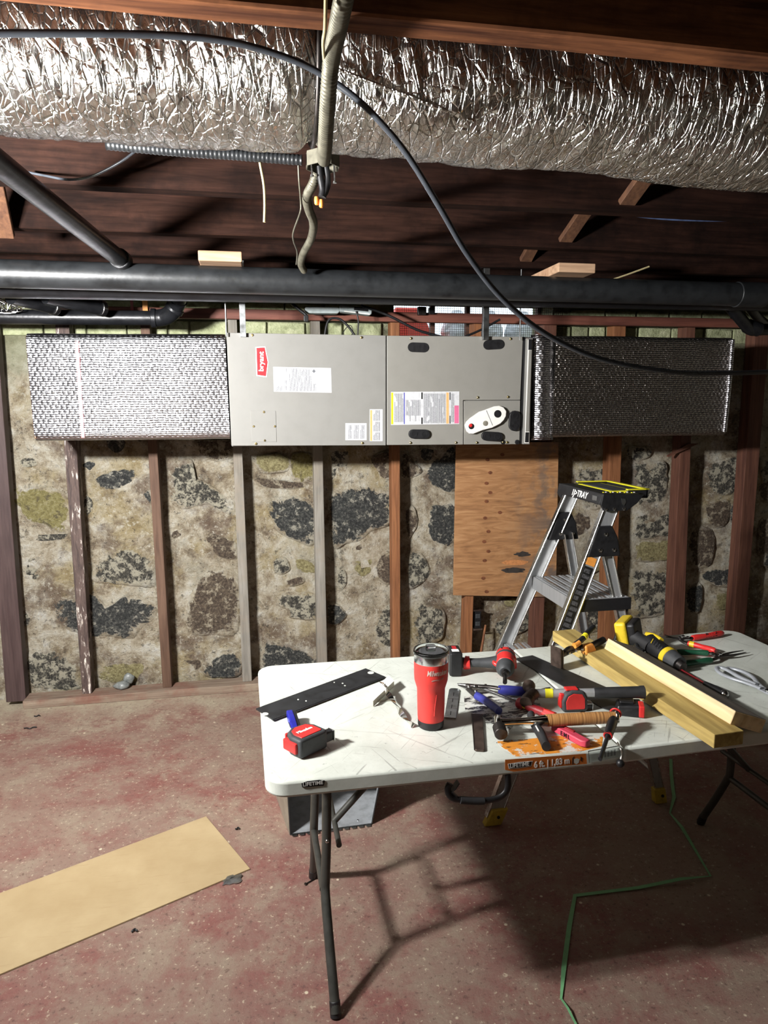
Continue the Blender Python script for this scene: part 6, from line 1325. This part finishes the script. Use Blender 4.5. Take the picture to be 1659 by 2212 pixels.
for i, p in enumerate(P):
    t = (P[min(i+1, len(P)-1)]-P[max(i-1, 0)]).normalized(); w = Vector((-t.y, t.x, 0)).normalized()*(.007 if i not in (4, 6, 12, 13, 14) else .003); h = Vector((0, 0, .0008+(.01 if i in (5, 7, 13) else 0)))
    vs += [p-w+h, p+w+h, p+w+h+Vector((0, 0, .001)), p-w+h+Vector((0, 0, .001))]
for i in range(len(P)-1):
    for k in range(4): j = (k+1) % 4; fs.append((i*4+k, i*4+j, i*4+4+j, i*4+4+k))
fs += [(3, 2, 1, 0), tuple(range(len(vs)-4, len(vs)))]
tag(st.add(vs, fs).build('strapping_band', m['strap'], None), 'kinked green plastic strapping band lying on the floor', 'strap')
a, b_ = onz(661, 1909, .004), onz(678, 1899, .004); o = MB(); o.cyl(a, b_, .002, n=6); o.cyl(a, a+(a-b_).normalized()*.004, .005, n=8)
tag(o.build('screw', m['dark_steel'], None), 'dark screw on the floor by the table leg', 'screw')
def lump(name, lab, cat, c, r, sc, mat, seed):
    vs = []; fs = []; n = 12
    for q in range(9):
        for j in range(n):
            a = 2*PI*j/n; ph = PI*q/8; d = Vector((math.sin(ph)*math.cos(a)*sc[0], math.sin(ph)*math.sin(a)*sc[1], -math.cos(ph)*sc[2])); k = 1+.25*noise.noise(d*2.5+Vector((seed, 0, 0))); vs.append(c+d*r*k)
    for q in range(8):
        for j in range(n): fs.append((q*n+j, q*n+(j+1) % n, q*n+n+(j+1) % n, q*n+n+j))
    return tag(MB().add(vs, fs).build(name, m[mat], None, 0, 2, 60), lab, cat)
c = onz(258, 1500, .045); lump('stone_lump', 'glassy grey stone lump on the sole plate', 'stone', Vector((c.x, 3.93, .068)), .042, (1, .7, .55), 'gravel', 3)
c = ony(278, 1488, 3.95); lump('stone_lump', 'darker stone lump leaning behind the glassy one', 'stone', Vector((c.x, 3.965, .09)), .03, (1, .6, 1.1), 'gravel', 9)
for lab, px, py, L, s in (('dry twig curl on the floor near the left board', 65, 1573, .06, 1), ('short dark twig on the floor in front of the sole plate', 80, 1547, .03, 2), ('small dark chip on the floor beyond the cardboard', 513, 1790, .014, 3), ('dark sliver on the floor in front of the cardboard', 291, 2010, .018, 4)):
    p = onz(px, py, .004); tag(MB().tube([p+Vector((L*(k/4-.5), .006*math.sin(k*2+s), .003*abs(math.sin(k*1.7)))) for k in range(5)], .003, 6, 3).build('twig', m['blkmetal'], None, 0, 2, 60), lab, 'debris')
p0_, p1_ = onz(1628, 1597, 0), onz(1690, 1622, 0)
dv = (p1_-p0_).normalized(); nv_ = Vector((-dv.y, dv.x, 0))
tag(MB().hexa([p0_, p0_+dv*.8, p0_+dv*.8+nv_*.09, p0_+nv_*.09], [v+Vector((0, 0, .025)) for v in (p0_, p0_+dv*.8, p0_+dv*.8+nv_*.09, p0_+nv_*.09)]).build('plank', m['rail'], None, .002), 'red-brown plank on the floor at the right edge', 'lumber')
# outlet and stick on the wall below the plywood
c = ony(1031, 1338, 3.93)
ob = thing('outlet_box', 'open black outlet box on the stud below the plywood', 'electrical box', c)
MB().box(c.x-.022, c.x+.022, 3.92, 3.97, c.z-.055, c.z+.055).build('receptacle', m['black'], ob, .003, 1, None, world=True)
for s in (-1, 1):
    MB().box(c.x-.015, c.x+.015, 3.915, 3.922, c.z+s*.024-.014, c.z+s*.024+.014).build('socket_face', m['greyrub'], ob, .004, 2, None, world=True)
    MB().box(c.x-.03, c.x+.03, 3.917, 3.92, c.z+s*.06-.006, c.z+s*.06+.006).build('mounting_ear', m['steel'], ob, .001, 1, None, world=True)
a, b_ = ony(1049, 1350, 3.93), ony(1034, 1400, 3.9)
tag(MB().cyl(a, Vector((b_.x-.02, 3.84, .05)), .007, .009, n=8).build('stick', m['stud_orange'], None, 0, 2, 50), 'thin wooden stick leaning on the wall under the outlet box', 'stick')
